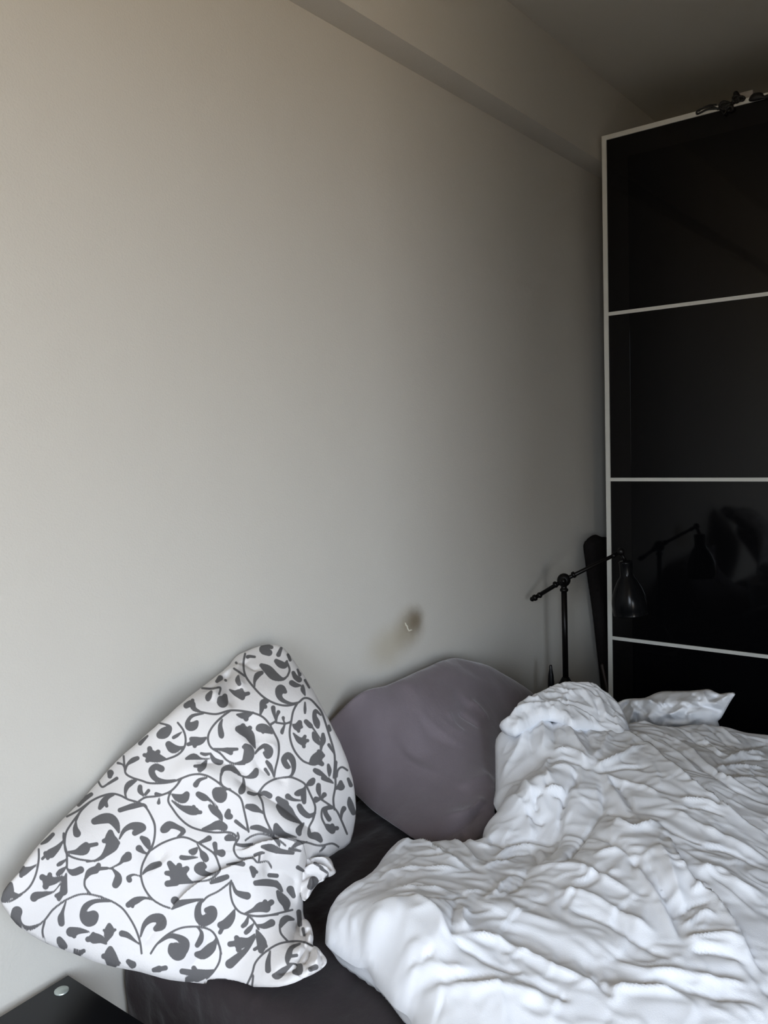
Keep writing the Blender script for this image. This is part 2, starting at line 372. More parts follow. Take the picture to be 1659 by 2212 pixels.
for k, (ya, yb, xo) in enumerate(((Y1, YM, 0.0), (YM+0.02, Y0, 0.032))):
    x0 = DX+xo
    d = bpy.data.objects.new('sliding_door', None); COL.objects.link(d); d.parent = wr
    d.matrix_parent_inverse = Matrix.Translation(-Vector(wr.location)); d.location = (x0, (ya+yb)/2, 0)
    def dchild(name, lo, hi, m, bev=0.0):
        bm = bmesh.new(); add_box(bm, lo, hi, bev); me = bpy.data.meshes.new(name); bm.to_mesh(me); bm.free(); me.materials.append(m)
        o = bpy.data.objects.new(name, me); COL.objects.link(o); o.parent = d; o.matrix_parent_inverse = Matrix.Translation(-Vector(d.location)); return o
    zb = 0.03; t = 0.0125; tv = 0.0165
    dchild('frame_rail', (x0-0.004, yb, ztop), (x0+0.03, ya, ztop+0.016), M_ALU, 0.001)
    dchild('frame_rail', (x0-0.004, yb, zb), (x0+0.03, ya, zb+0.02), M_ALU, 0.001)
    dchild('frame_stile', (x0-0.004, ya-tv, zb), (x0+0.03, ya, ztop+0.001), M_ALU, 0.001)
    dchild('frame_stile', (x0-0.004, yb, zb), (x0+0.03, yb+tv, ztop+0.001), M_ALU, 0.001)
    zs = [ztop]+div+[zb+0.02]
    for j in range(4):
        hi, lo = zs[j], zs[j+1]
        if j < 3: dchild('divider', (x0-0.003, yb+tv, lo-t/2), (x0+0.02, ya-tv, lo+t/2), M_ALU, 0.0008)
        hi -= (t/2 if j else 0); lo += (t/2 if j < 3 else 0)
        dchild('glass_panel', (x0+0.002, yb+tv, lo), (x0+0.008, ya-tv, hi), M_GLASS)
        g = 0.075
        dchild('glass_border', (x0+0.0012, ya-tv-g, lo), (x0+0.0035, ya-tv, hi), M_BORDER)
        if j == 0: dchild('glass_border', (x0+0.0012, yb+tv, hi-g*0.95), (x0+0.0035, ya-tv-g, hi), M_BORDER)
box('top_rail', (DX+0.0, Y0, ZT+0.004), (DX+0.075, Y1, ZT+0.012), M_ALU, wr, 0.001)

# things lying on the wardrobe
TZ = ZT+0.012
def onw(px, py, x=DX-0.008): return at(px, py, x=x)
cb = thing('cable_coil', (DX+0.04, 0.72, TZ), 'tangle of thin black cable with looped end lying on the wardrobe top', 'cable')
def cable(pts, r=0.0035, n='cable_strand', x=DX-0.008):
    P = [onw(px, py, x+(dx if dx else 0)) for px, py, dx in pts]; tube(n, smooth_line(P, 6), r, M_CABLE, cb, 8)
cable([(1552, 236, 0), (1535, 230, 0), (1518, 234, 0), (1506, 240, 0), (1506, 246, 0), (1514, 243, 0), (1530, 236, 0), (1556, 234, 0)], 0.0032)
cable([(1548, 226, 0), (1530, 228, 0), (1514, 236, 0), (1508, 243, .01)], 0.0028)
random.seed(4)
for (cx, cy, rx, ry) in ((1566, 228, 13, 9), (1575, 233, 10, 8), (1590, 214, 8, 9), (1600, 213, 9, 5)):
    for q in range(3):
        ph = random.random()*6; pts = []
        for k in range(9):
            a_ = ph+k*0.9; pts.append((cx+rx*math.cos(a_)*random.uniform(.6, 1), cy+ry*math.sin(a_)*random.uniform(.6, 1), random.uniform(-.006, .002)))
        cable(pts, 0.0036)
cable([(1568, 240, -.003), (1564, 246, -.004), (1560, 241, -.003), (1556, 236, 0)], 0.003)
lump = [(1555, 240), (1552, 228), (1562, 216), (1575, 222), (1584, 214), (1584, 200), (1592, 196), (1600, 206), (1608, 212), (1604, 218), (1585, 226), (1578, 236), (1567, 242)]
lp = Soft((DX+0.03, 0.7, 2.4), (0, 1, 0), (-1, 0, 0), [(x, y, 'x', DX-0.006) for x, y in lump]).grid(0.003); f = lp.poisson(200)
lp.build('bundled_cable', f*0.008, -f*0.0005, M_CABLE, cb)
ad = thing('adapter_plug', (DX+0.05, 0.66, TZ), 'small pale plug lying on the wardrobe top beside the black cable', 'plug')
PA = onw(1588, 228); PB = onw(1625, 216)
bm = bmesh.new(); add_box(bm, (DX+0.001, min(PA[1], PB[1]), TZ), (DX+0.045, max(PA[1], PB[1]), TZ+0.026), 0.006); from_bm('plug_body', bm, M_PLUG, ad)
tube('plug_tip', [(DX+0.028, PA[1], TZ+0.012), (DX+0.028, PA[1]+0.014, TZ+0.010)], 0.006, M_PLUG, ad, 10)
gl = [(1617, 218), (1622, 206), (1632, 200), (1646, 200), (1651, 206), (1659, 203), (1675, 199), (1700, 196), (1700, 205), (1675, 211), (1650, 214), (1630, 219)]
lp = Soft((DX+0.03, 0.6, 2.4), (0, 1, 0), (-1, 0, 0), [(x, y, 'x', DX-0.006) for x, y in gl]).grid(0.003); f = lp.poisson(200)
o = lp.build('black_pouch', f*0.008, -f*0.0005, M_CABLE); tag(o, 'small flat black pouch on the wardrobe top right of the pale plug', 'pouch')

# padded board pushed into the gap between wardrobe and head wall
bd_out = [(1268, 1200), (1266, 1178), (1272, 1162), (1285, 1155), (1300, 1160), (1340, 1175), (1360, 1300), (1360, 1480), (1360, 1700), (1322, 1700), (1312, 1580), (1303, 1480), (1293, 1390), (1285, 1320), (1276, 1260)]
sb = Soft((3.0, 1.22, 0.8), (1, 0, 0), (0, -1, 0), [(x, y, 'y', 1.222) for x, y in bd_out]).grid(0.008); f = np.clip(sb.d/0.03, 0, 1); f = np.sqrt(1-(1-f)**2)
o = sb.build('ironing_board', f*0.024, -f*0.02, M_BAG); tag(o, 'dark fabric covered board with rounded top wedged between wardrobe and wall', 'board')
P0 = at(1300, 1435, y=1.19); P1 = at(1314, 1500, y=1.19)
o = tube('wooden_stick', [P0-np.array([0.0, 0, 0]), P1+(P1-P0)*3.2], 0.006, M_BROWN); tag(o, 'thin dark wooden stick leaning beside the black fabric board', 'stick')

# ================================================================== BED
BX0, BX1, BZ = 0.81, 2.22, 0.50
bed = thing('bed', ((BX0+BX1)/2, 0.25, 0), 'low dark bed base standing under the mattress against the head wall', 'bed')
box('bed_frame', (BX0+0.02, -0.80, 0.10), (BX1-0.02, 1.24, 0.27), M_CARC, bed, 0.004)
mts = thing('mattress', ((BX0+BX1)/2, 0.25, 0.27), 'mattress wearing a dark brown-grey fitted sheet, under the white duvet', 'mattress')
box('core', (BX0+0.012, -0.78, 0.272), (BX1-0.012, 1.245, BZ-0.012), mat('mattress_ticking', (0.3, 0.3, 0.3), 0.9), mts, 0.03)
for x in (BX0+0.06, BX1-0.12):
    for y in (-0.76, 1.16): box('leg', (x, y, 0), (x+0.06, y+0.06, 0.10), M_CARC, bed)
# the fitted sheet: top with soft wrinkles, rounded edges and sides, one mesh
nx, ny = 200, 290
us = np.linspace(-0.28, BX1-BX0+0.28, nx+1); vs_ = np.linspace(-0.28, 2.03+0.28, ny+1)
R_ = 0.035
def wrap(t, L):       # arc wrap: distance t outside [0,L] goes down the side
    xo = np.clip(t, R_, L-R_); over = np.abs(t-xo); sg = np.sign(t-xo); q = np.minimum(over/R_, math.pi/2)
    return xo+sg*R_*np.sin(q), -(R_*(1-np.cos(q))+np.maximum(over-R_*math.pi/2, 0))
X1, D1 = wrap(us, BX1-BX0); X2, D2 = wrap(vs_, 2.03)
P = np.zeros((nx+1, ny+1, 3)); P[..., 0] = (BX0+X1)[:, None]; P[..., 1] = (-0.785+X2)[None, :]
P[..., 2] = BZ+np.maximum(D1[:, None]+D2[None, :], -0.222)
FP = P.reshape(-1, 3)
hn = wrinkle(FP, 9, 0.0045, 3, (0.55, 2.2, 1)); fl = (FP[:, 2] > BZ-0.004)
FP[:, 2] += np.where(fl, hn-0.003, 0); FP[~fl, 0] += (hn[~fl]*1.2)*np.sign(FP[~fl, 0]-1.5)
idx = np.arange((nx+1)*(ny+1)).reshape(nx+1, ny+1)
Q4 = np.stack([idx[:-1, :-1], idx[1:, :-1], idx[1:, 1:], idx[:-1, 1:]], -1).reshape(-1, 4)
me = bpy.data.meshes.new('fitted_sheet'); me.from_pydata(FP.tolist(), [], Q4.tolist())
link('fitted_sheet', me, M_SHEET, mts, True)

# ================================================================== DUVET
M_DUV = M_WHITE
K5 = (1.7299, 700, 1450)
def c5(lst, z): return [(x/K5[0]+K5[1], y/K5[0]+K5[2], 'z', z if not callable(z) else z) for x, y in lst]
dv = thing('duvet', (1.5, 0.35, BZ), 'crumpled white down duvet thrown back over the right half of the bed', 'duvet')
out = [(1071, 1600, .64), (1070, 1650, .61), (1070, 1710, .575), (1066, 1739, .56), (1078, 1768, .555), (1047, 1791, .565), (1041, 1820, .56), (1035, 1828, .55), (989, 1834, .55), (972, 1829, .555), (937, 1826, .56), (914, 1829, .56),
       (868, 1820, .565), (833, 1849, .56), (813, 1878, .56), (790, 1903, .56), (746, 1930, .56), (714, 1964, .555), (703, 2028, .545), (711, 2051, .54), (775, 2097, .54), (804, 2120, .54), (844, 2172, .54), (862, 2188, .54), (890, 2214, .54), (930, 2290, .54),
       (1200, 2420, .55), (1700, 2420, .56), (1950, 2150, .56), (1900, 1750, .56), (1780, 1622, .565), (1659, 1600, .585), (1600, 1589, .60), (1555, 1577, .61), (1500, 1572, .62), (1440, 1577, .625), (1385, 1566, .63), (1340, 1568, .63), (1320, 1548, .64), (1290, 1530, .655), (1240, 1520, .66), (1180, 1528, .66), (1120, 1555, .66), (1085, 1585, .65)]
ctl = [(1150, 1600, .665), (1230, 1600, .665), (1330, 1640, .65), (1160, 1700, .645), (1240, 1720, .63), (1120, 1800, .588), (1180, 1850, .575), (1060, 1880, .575), (950, 1880, .585), (850, 1950, .60), (800, 2030, .59), (900, 2080, .60),
       (1000, 1980, .605), (1100, 1950, .59), (1100, 2080, .60), (1250, 1900, .615), (1350, 1800, .635), (1450, 1700, .645), (1580, 1680, .62), (1500, 1850, .63), (1620, 1850, .61), (1400, 1950, .62), (1300, 2100, .60), (1500, 2100, .605), (1620, 2150, .60), (1050, 2180, .59)]
du = Soft((0, 0, 0), (1, 0, 0), (0, 0, 1), [(x, y, 'z', z) for x, y, z in out], [(x, y, 'z', z) for x, y, z in ctl], 3, 2e-4).grid(0.004)
F5 = [
 # fan of folds under the folded-back edge
 ('r', .016, .018, [(880, 185), (930, 280), (975, 345), (988, 400)]), ('v', .014, .014, [(845, 190), (860, 250), (862, 320)]), ('r', .012, .014, [(805, 215), (822, 270), (815, 330)]),
 ('v', .012, .013, [(775, 240), (770, 290), (790, 340)]), ('r', .012, .02, [(760, 225), (735, 300), (690, 380), (655, 450)]), ('d', .012, .03, [(840, 330), (790, 380), (720, 450)]),
 ('v', .012, .012, [(960, 210), (985, 280), (1010, 330)]), ('r', .010, .016, [(1080, 265), (1040, 320), (1000, 380)]),
 ('r', .016, .011, [(860, 335), (905, 330), (950, 350), (980, 385)]), ('v', .014, .009, [(850, 375), (900, 362), (960, 385), (992, 408)]), ('r', .009, .012, [(845, 400), (900, 395), (945, 415)]),
 ('r', .014, .012, [(845, 350), (825, 400), (840, 450)]), ('v', .012, .010, [(815, 395), (835, 450), (850, 470)]), ('v', .012, .009, [(935, 415), (945, 450), (930, 480)]),
 ('r', .016, .016, [(790, 520), (760, 480), (710, 475), (680, 510)]), ('v', .016, .010, [(800, 560), (790, 510), (820, 480)]), ('r', .012, .010, [(825, 480), (870, 475), (905, 490)]), ('v', .012, .010, [(850, 495), (890, 505), (900, 540)]),
 ('r', .018, .022, [(600, 600), (650, 560), (740, 545), (770, 570)]), ('v', .014, .010, [(760, 545), (790, 590), (830, 600)]), ('r', .012, .016, [(770, 570), (765, 620), (790, 660)]),
 ('v', .018, .014, [(600, 650), (680, 690), (760, 675), (850, 690), (870, 640)]), ('r', .013, .010, [(640, 750), (700, 705), (770, 695), (850, 712)]), ('v', .012, .008, [(655, 770), (710, 730), (780, 720)]), ('r', .01, .009, [(600, 800), (640, 770), (700, 760)]),
 ('v', .010, .009, [(770, 700), (790, 740), (800, 790)]), ('r', .010, .010, [(800, 705), (820, 750), (830, 790)]),
 # smooth long lobe
 ('b', .020, .026, [(985, 430), (960, 500), (930, 580), (900, 680), (860, 780), (800, 850)]), ('v', .016, .012, [(935, 440), (900, 520), (885, 600), (880, 680), (840, 760)]), ('v', .014, .012, [(1040, 450), (1045, 540), (1005, 620), (940, 720), (890, 800)]),
 ('b', .012, .03, [(780, 860), (700, 920), (600, 955)]), ('v', .010, .014, [(770, 780), (740, 850), (690, 900)]),
 # folds radiating right from the knot
 ('r', .012, .012, [(1000, 400), (1090, 370), (1180, 335), (1215, 345)]), ('v', .012, .012, [(1010, 415), (1120, 400), (1230, 405)]), ('v', .014, .010, [(1060, 430), (1110, 480), (1160, 560)]), ('r', .012, .014, [(1045, 420), (1080, 490), (1130, 560)]),
 ('r', .011, .014, [(1030, 415), (1110, 455), (1200, 480), (1260, 520)]), ('v', .010, .012, [(1060, 560), (1130, 575), (1160, 575)]),
 # long diagonals on the right
 ('s', .020, .022, [(1659, 660), (1560, 600), (1450, 520), (1380, 470), (1280, 390), (1200, 320), (1080, 250)]),
 ('r', .010, .014, [(1130, 250), (1220, 300), (1310, 350), (1400, 430)]), ('v', .010, .010, [(1190, 260), (1280, 320), (1360, 370)]), ('r', .010, .012, [(1250, 260), (1350, 320), (1430, 400), (1520, 460), (1659, 520)]),
 ('v', .011, .010, [(1260, 285), (1340, 345), (1420, 410), (1520, 480), (1659, 540)]), ('v', .010, .009, [(1330, 250), (1400, 300), (1470, 350), (1490, 370)]), ('r', .010, .010, [(1380, 255), (1430, 300), (1480, 355)]),
 ('v', .010, .009, [(1440, 240), (1490, 290), (1530, 330)]), ('r', .010, .010, [(1470, 235), (1520, 280), (1560, 310)]), ('r', .011, .010, [(1500, 375), (1570, 350), (1659, 345)]), ('v', .011, .009, [(1480, 390), (1560, 372), (1659, 370)]),
 ('r', .010, .010, [(1450, 420), (1540, 400), (1659, 405)]), ('v', .010, .009, [(1450, 435), (1550, 428), (1659, 440)]), ('r', .008, .012, [(1500, 460), (1580, 455), (1659, 480)]), ('v', .009, .008, [(1530, 325), (1590, 318), (1659, 300)]),
 # middle
 ('b', .016, .030, [(1040, 620), (1140, 690), (1240, 780), (1290, 880)]), ('v', .014, .016, [(1000, 640), (1100, 700), (1180, 780), (1240, 880)]), ('r', .014, .016, [(1080, 600), (1150, 640), (1230, 610), (1210, 600)]),
 ('r', .014, .016, [(1240, 700), (1290, 790), (1320, 880), (1360, 950)]), ('v', .012, .012, [(1190, 740), (1250, 840), (1300, 960), (1335, 1065)]), ('r', .012, .014, [(1150, 760), (1230, 880), (1290, 990), (1330, 1060)]),
 ('s', .018, .020, [(1640, 1190), (1590, 1110), (1530, 1000), (1460, 900), (1400, 860), (1330, 760), (1290, 650)]), ('r', .012, .018, [(1380, 800), (1480, 800), (1560, 860), (1659, 900)]), ('v', .010, .014, [(1400, 700), (1500, 720), (1659, 800)]),
 ('r', .012, .02, [(1300, 560), (1400, 620), (1530, 690), (1659, 760)]), ('v', .010, .012, [(1250, 600), (1340, 660), (1430, 700)]), ('r', .009, .009, [(1330, 530), (1420, 540), (1480, 570)]), ('v', .009, .009, [(1350, 560), (1430, 565), (1500, 600)]),
 ('r', .010, .010, [(1370, 890), (1420, 860), (1400, 830)]), ('v', .009, .008, [(1320, 960), (1370, 930), (1450, 920)]), ('r', .009, .008, [(1340, 1010), (1420, 960), (1470, 990)]), ('r', .012, .014, [(1350, 1060), (1450, 1050), (1560, 1080)]), ('v', .010, .010, [(1360, 1100), (1460, 1100), (1590, 1150)]),
 # foreground
 ('b', .018, .026, [(560, 955), (680, 960), (800, 1000), (950, 1070), (1100, 1120)]), ('d', .016, .028, [(640, 1010), (780, 1060), (930, 1110), (1050, 1150), (1180, 1190)]), ('r', .014, .016, [(500, 1035), (640, 1060), (780, 1130), (900, 1190), (1080, 1250)]),
 ('v', .012, .012, [(480, 1050), (560, 1100), (640, 1150), (760, 1190)]), ('r', .012, .014, [(330, 930), (420, 980), (470, 1050)]), ('v', .012, .010, [(500, 930), (480, 990), (480, 1050)]), ('r', .010, .010, [(540, 950), (520, 1000), (545, 1040)]),
 ('v', .012, .010, [(210, 945), (330, 930), (440, 930), (540, 900)]), ('r', .009, .012, [(230, 905), (360, 890), (470, 890)]), ('r', .012, .018, [(860, 870), (1000, 900), (1140, 980), (1250, 1040)]), ('v', .012, .014, [(900, 930), (1040, 980), (1160, 1050), (1320, 1140)]),
 ('r', .009, .012, [(820, 800), (940, 790), (1060, 830), (1180, 900)]), ('v', .009, .012, [(900, 740), (1020, 780), (1130, 830)]), ('r', .010, .014, [(1000, 740), (1100, 720), (1180, 760)]),
 ('s', .014, .016, [(560, 805), (470, 760), (380, 690), (330, 660)]), ('r', .008, .010, [(180, 850), (290, 805), (420, 800), (520, 805)]), ('v', .010, .009, [(430, 690), (490, 740), (560, 790), (590, 800)]), ('r', .010, .010, [(470, 670), (530, 720), (570, 770)]),
 ('v', .008, .008, [(340, 700), (400, 720), (440, 760)]), ('r', .008, .010, [(520, 670), (580, 700), (640, 700)]),
 ('r', .006, .008, [(105, 960), (110, 1030), (130, 1100)]), ('v', .008, .012, [(90, 900), (150, 860), (240, 840)]), ('r', .010, .014, [(260, 1240), (320, 1190), (440, 1165), (560, 1180)]), ('v', .010, .012, [(290, 1250), (370, 1215), (500, 1200), (650, 1190)]),
 ('v', .010, .012, [(300, 1180), (330, 1140), (420, 1100)]), ('r', .012, .02, [(350, 1290), (500, 1240), (700, 1250), (900, 1300)]), ('r', .012, .016, [(1060, 1310), (1100, 1250), (1200, 1240), (1330, 1260)]), ('v', .012, .012, [(1000, 1200), (1060, 1260), (1090, 1290)]),
 ('v', .010, .012, [(700, 1200), (820, 1240), (930, 1300)]), ('r', .01, .014, [(1180, 1200), (1300, 1180), (1450, 1200), (1600, 1230)]), ('v', .01, .012, [(1150, 1230), (1280, 1215), (1420, 1250), (1600, 1290)]),
 ('r', .008, .01, [(660, 860), (640, 900), (600, 930)]), ('r', .008, .01, [(700, 820), (660, 870), (640, 930)]),
]
F5 = [(k_, a_*(0.88 if k_ in 'rvs' else 0.55), w_*(0.55 if k_ in 'rvs' else 1.0), p_) for k_, a_, w_, p_ in F5]
hf = du.folds(F5, 0.0, K5)*0.9
def creases(sf, n, seed, th0, spread, amp, wid, ln, keep=None):
    rg = random.Random(seed); h = np.zeros(len(sf.uv)); lo = sf.uv.min(0); hi = sf.uv.max(0)
    for _ in range(n):
        c = np.array([rg.uniform(lo[0], hi[0]), rg.uniform(lo[1], hi[1])])
        if keep is not None and not keep(c): continue
        th = th0+rg.gauss(0, spread); L_ = ln*rg.uniform(.5, 1.5); dv_ = np.array([math.cos(th), math.sin(th)]); nv = np.array([-dv_[1], dv_[0]]); bend = rg.uniform(-.25, .25)*L_
        pts = np.array([c-dv_*L_/2, c-dv_*L_/5+nv*bend*.6, c+dv_*L_/5+nv*bend, c+dv_*L_/2]); P_ = smooth_line(pts, 4); w_ = wid*rg.uniform(.7, 1.5)
        m = np.all((sf.uv > P_.min(0)-5*w_) & (sf.uv < P_.max(0)+5*w_), 1)
        if not m.any(): continue
        d_, sd_, fr_, _ = poly_dist(sf.uv[m], P_); tp = np.sin(np.pi*np.clip(fr_, 0.02, 0.98)); x = d_*sd_/w_
        h[m] += amp*rg.uniform(.5, 1.3)*tp*(np.exp(-d_/w_)-0.7*np.exp(-np.abs(x-1.3)))*rg.choice((1, 1, -1))
    return h
hf = hf+creases(du, 170, 7, math.radians(200), 0.8, 0.0036, 0.0058, 0.10)+creases(du, 170, 9, math.radians(120), 0.8, 0.0026, 0.0042, 0.06)
dd = np.clip(du.d/0.035, 0, 1); rim = np.sqrt(1-(1-dd)**2)
Pw = du.world(du.uv, du.w(du.uv))
big = wrinkle(Pw, 6, 0.005, 1, (1.0, 1.0, 0)) + wrinkle(Pw, 20, 0.0028, 8, (1.5, 1.0, 0))
front = 0.018*rim+hf*np.clip(du.d/0.018, 0.0, 1)+big*np.clip(du.d/0.02, 0, 1)
wv = du.w(du.uv); zback = (BZ+0.006)-wv
back = zback*np.clip(du.d/0.02, 0, 1)
du.build('quilt_body', np.maximum(front, back+0.003), back, M_DUV, dv)
# the edge folded back over the far side, with its stitched hem
fl_o = [(1069, 1570, .70), (1073, 1556, .71), (1110, 1540, .715), (1117, 1527, .72), (1145, 1512, .725), (1162, 1506, .725), (1180, 1494, .73), (1200, 1487, .735), (1222, 1483, .735), (1245, 1482, .735), (1284, 1487, .725), (1305, 1501, .715), (1322, 1514, .70), (1338, 1528, .69), (1350, 1548, .68),
        (1360, 1580, .665), (1345, 1597, .665), (1318, 1592, .67), (1292, 1578, .68), (1270, 1572, .69), (1235, 1570, .70), (1216, 1558, .705), (1193, 1549, .71), (1178, 1551, .71), (1150, 1566, .70), (1118, 1577, .70), (1090, 1576, .695), (1075, 1573, .69)]
fp = Soft((0, 0, 0), (1, 0, 0), (0, 0, 1), [(x, y, 'z', z-0.006) for x, y, z in fl_o], [], 3, 1e-4).grid(0.003)
KH = (5.53, 1040, 1450)
FH = [('r', .010, .010, [(240, 660), (400, 520), (600, 440), (850, 405), (1100, 460), (1300, 560), (1480, 700)]), ('v', .009, .006, [(400, 470), (560, 420), (700, 405), (880, 400), (1100, 450), (1300, 540), (1480, 680)]),
      ('r', .008, .010, [(900, 390), (1050, 300), (1180, 250)]), ('v', .010, .010, [(1160, 260), (1280, 400), (1360, 520)]), ('r', .012, .012, [(1200, 240), (1310, 400), (1380, 540)]), ('r', .012, .012, [(1400, 340), (1450, 480), (1500, 620)]), ('v', .010, .009, [(1370, 400), (1400, 520), (1440, 640)]),
      ('v', .008, .008, [(900, 370), (980, 420), (1120, 440)]), ('r', .008, .008, [(540, 340), (620, 370), (700, 350)]), ('v', .008, .008, [(500, 380), (600, 395), (700, 385)]), ('r', .008, .010, [(760, 320), (850, 300), (960, 320)]), ('v', .007, .008, [(1000, 320), (1060, 370), (1140, 390)])]
for k in range(13):          # gathers of the stitched hem
    t = k/12; x = 330+t*900; y = 560-250*math.sin(math.pi*min(t*1.05, 1))**1.0*0.62 + (t*90)
    FH.append(('r' if k % 2 else 'v', .0035, .004, [(x, y-25), (x+12, y+45)]))
hh = fp.folds(FH, 0.01, KH)+creases(fp, 70, 3, math.radians(60), 0.9, 0.004, 0.004, 0.07)
rm = np.sqrt(1-(1-np.clip(fp.d/0.018, 0, 1))**2)
Pw = fp.world(fp.uv, fp.w(fp.uv)); wr2 = wrinkle(Pw, 16, 0.005, 5, (1, 1, 0))
fp.build('folded_back_edge', 0.016*rm+(hh*0.8+wr2)*np.clip(fp.d/0.012, 0, 1), -0.012*rm-0.02*np.clip(fp.d/0.04, 0, 1), M_DUV, dv)
# bunched corner standing up on the far side
K7 = (4.621, 1300, 1450)
co = [(110, 350), (180, 300), (240, 278), (330, 270), (430, 265), (520, 225), (600, 200), (720, 198), (880, 195), (1000, 183), (1070, 178), (1120, 200), (1180, 225), (1240, 215), (1335, 212), (1320, 250), (1280, 310), (1230, 400), (1190, 470), (1160, 500), (1180, 560), (1170, 600), (1050, 650), (800, 660), (500, 640), (330, 640), (150, 600), (110, 480)]
cp = Soft((2.15, 0.7, 0.6), (0, -1, 0), (-1, -0.25, 0.45), [(x/K7[0]+K7[1], y/K7[0]+K7[2], 'x', 2.13+0.0001*max(0, 620-y)) for x, y in co], [(500/K7[0]+K7[1], 450/K7[0]+K7[2], 'x', 2.10), (900/K7[0]+K7[1], 450/K7[0]+K7[2], 'x', 2.10)], 2, 1e-4).grid(0.003)
FC = [('v', .022, .014, [(190, 430), (200, 380), (250, 320), (300, 300)]), ('r', .018, .010, [(270, 290), (310, 350), (340, 400), (300, 500), (240, 630)]), ('r', .014, .010, [(220, 300), (330, 275), (450, 290), (570, 350), (640, 400)]), ('v', .012, .008, [(330, 330), (400, 380), (480, 445)]),
      ('v', .014, .012, [(340, 420), (350, 500), (320, 590)]), ('r', .010, .008, [(430, 310), (560, 320), (680, 360), (710, 380)]), ('v', .010, .008, [(500, 300), (600, 340), (650, 400)]), ('r', .012, .009, [(710, 380), (800, 330), (870, 330), (930, 370)]), ('v', .012, .010, [(640, 330), (710, 365), (800, 320)]),
      ('r', .010, .009, [(660, 450), (740, 430), (850, 360)]), ('v', .009, .009, [(900, 430), (940, 500), (1000, 560)]), ('r', .010, .010, [(880, 420), (920, 490), (940, 520)]), ('v', .010, .009, [(930, 300), (1000, 350), (1120, 380), (1220, 410)]), ('r', .010, .009, [(1000, 200), (1050, 290), (1150, 340), (1230, 380)]),
      ('v', .012, .008, [(1180, 230), (1110, 280), (1060, 320)]), ('r', .010, .008, [(1290, 230), (1200, 290), (1100, 370)]), ('r', .009, .008, [(470, 430), (500, 500), (560, 550)]), ('v', .009, .01, [(600, 460), (720, 500), (880, 490)]), ('r', .01, .01, [(640, 520), (800, 540), (940, 520)]), ('v', .009, .008, [(900, 240), (960, 270), (1000, 300)])]
hh = cp.folds(FC, 0.0, K7)+creases(cp, 60, 13, 0.3, 0.9, 0.003, 0.004, 0.06); ph = cp.poisson(500); Pw = cp.world(cp.uv, cp.w(cp.uv)); wr3 = wrinkle(Pw, 20, 0.004, 15)
cp.build('bunched_corner', 0.032*ph+(hh*1.5+wr3)*np.clip(cp.d/0.012, 0, 1), -0.045*ph, M_DUV, dv)

# ================================================================== GREY PILLOW
def frame3(A, B, C):
    A, B, C = map(np.array, (A, B, C)); u = B-A; n = np.cross(u, C-A); n = n/np.linalg.norm(n)
    if n@(CAM-A) < 0: n = -n
    return A, u, n
gp_o = [(652, 1550, 'y', 1.185), (700, 1531, 'y', 1.19), (760, 1509, 'y', 1.20), (830, 1482, 'y', 1.205), (900, 1450, 'y', 1.21), (945, 1431, 'y', 1.215), (975, 1421, 'y', 1.215), (1005, 1425, 'y', 1.20), (1050, 1437, 'y', 1.175), (1095, 1461, 'y', 1.14), (1130, 1482, 'y', 1.11), (1160, 1508, 'y', 1.08), (1175, 1560, 'y', 1.055), (1170, 1620, 'y', 1.03),
        (1145, 1700, 'y', 1.0), (1100, 1755, 'z', .507), (1055, 1795, 'z', .507), (1030, 1822, 'z', .508), (985, 1832, 'z', .508), (940, 1830, 'z', .510), (918, 1823, 'z', .513), (870, 1795, 'z', .53), (810, 1752, 'z', .53), (775, 1720, 'z', .54), (745, 1692, 'z', .56), (708, 1650, 'z', .61), (668, 1595, 'z', .67)]
A_ = at(700, 1530, y=1.19); B_ = at(975, 1421, y=1.215); C_ = at(940, 1830, z=.53)
O3, u3, n3 = frame3(A_, B_, C_)
gp = Soft(O3, u3, n3, gp_o, [], 3, 1e-3).grid(0.004)
KG = (2.765, 660, 1380)
FG = [('v', .006, .010, [(310, 850), (420, 960), (540, 1060), (700, 1160)]), ('r', .005, .009, [(330, 840), (450, 950), (600, 1060), (760, 1150)]), ('d', .010, .030, [(960, 380), (920, 470), (860, 560)]), ('r', .006, .012, [(830, 440), (870, 520), (930, 600)]), ('r', .006, .010, [(960, 380), (1010, 440), (1060, 520)]), ('v', .007, .010, [(900, 440), (960, 510), (1020, 570)]),
      ('d', .012, .05, [(780, 560), (700, 660), (620, 740)]), ('v', .012, .014, [(1110, 960), (1040, 1040), (960, 1090), (830, 1160)]), ('r', .010, .012, [(1080, 930), (980, 1010), (850, 1030)]), ('v', .010, .010, [(1000, 1080), (1020, 1140), (990, 1200)]), ('r', .008, .009, [(830, 1160), (900, 1170), (960, 1210)]), ('r', .008, .02, [(1110, 820), (1000, 850), (900, 900)])]
hh = gp.folds(FG, 0.05, KG); ph = gp.poisson(900); Pw = gp.world(gp.uv, gp.w(gp.uv)); w4 = wrinkle(Pw, 9, 0.004, 30, ridged=False)
def clampwall(Pn):
    Pn = Pn.copy(); Pn[:, 1] = np.minimum(Pn[:, 1], HY-0.008); Pn[:, 2] = np.maximum(Pn[:, 2], BZ+0.006)
    i_ = np.nonzero(inside(Pn[:, :2], du.out))[0]
    if len(i_):
        d_, _, _, nr = poly_dist(Pn[i_, :2], du.out, True); Pn[i_, :2] = nr+(nr-Pn[i_, :2])/np.maximum(d_, 1e-6)[:, None]*0.004
    return Pn
o = gp.build('velvet_pillow', 0.072*ph**1.1+(hh+w4)*np.clip(gp.d/0.015, 0, 1), -0.05*ph, M_VELVET, None, post=clampwall)
tag(o, 'plain mauve-grey velvet pillow leaning on the wall behind the white duvet', 'pillow')

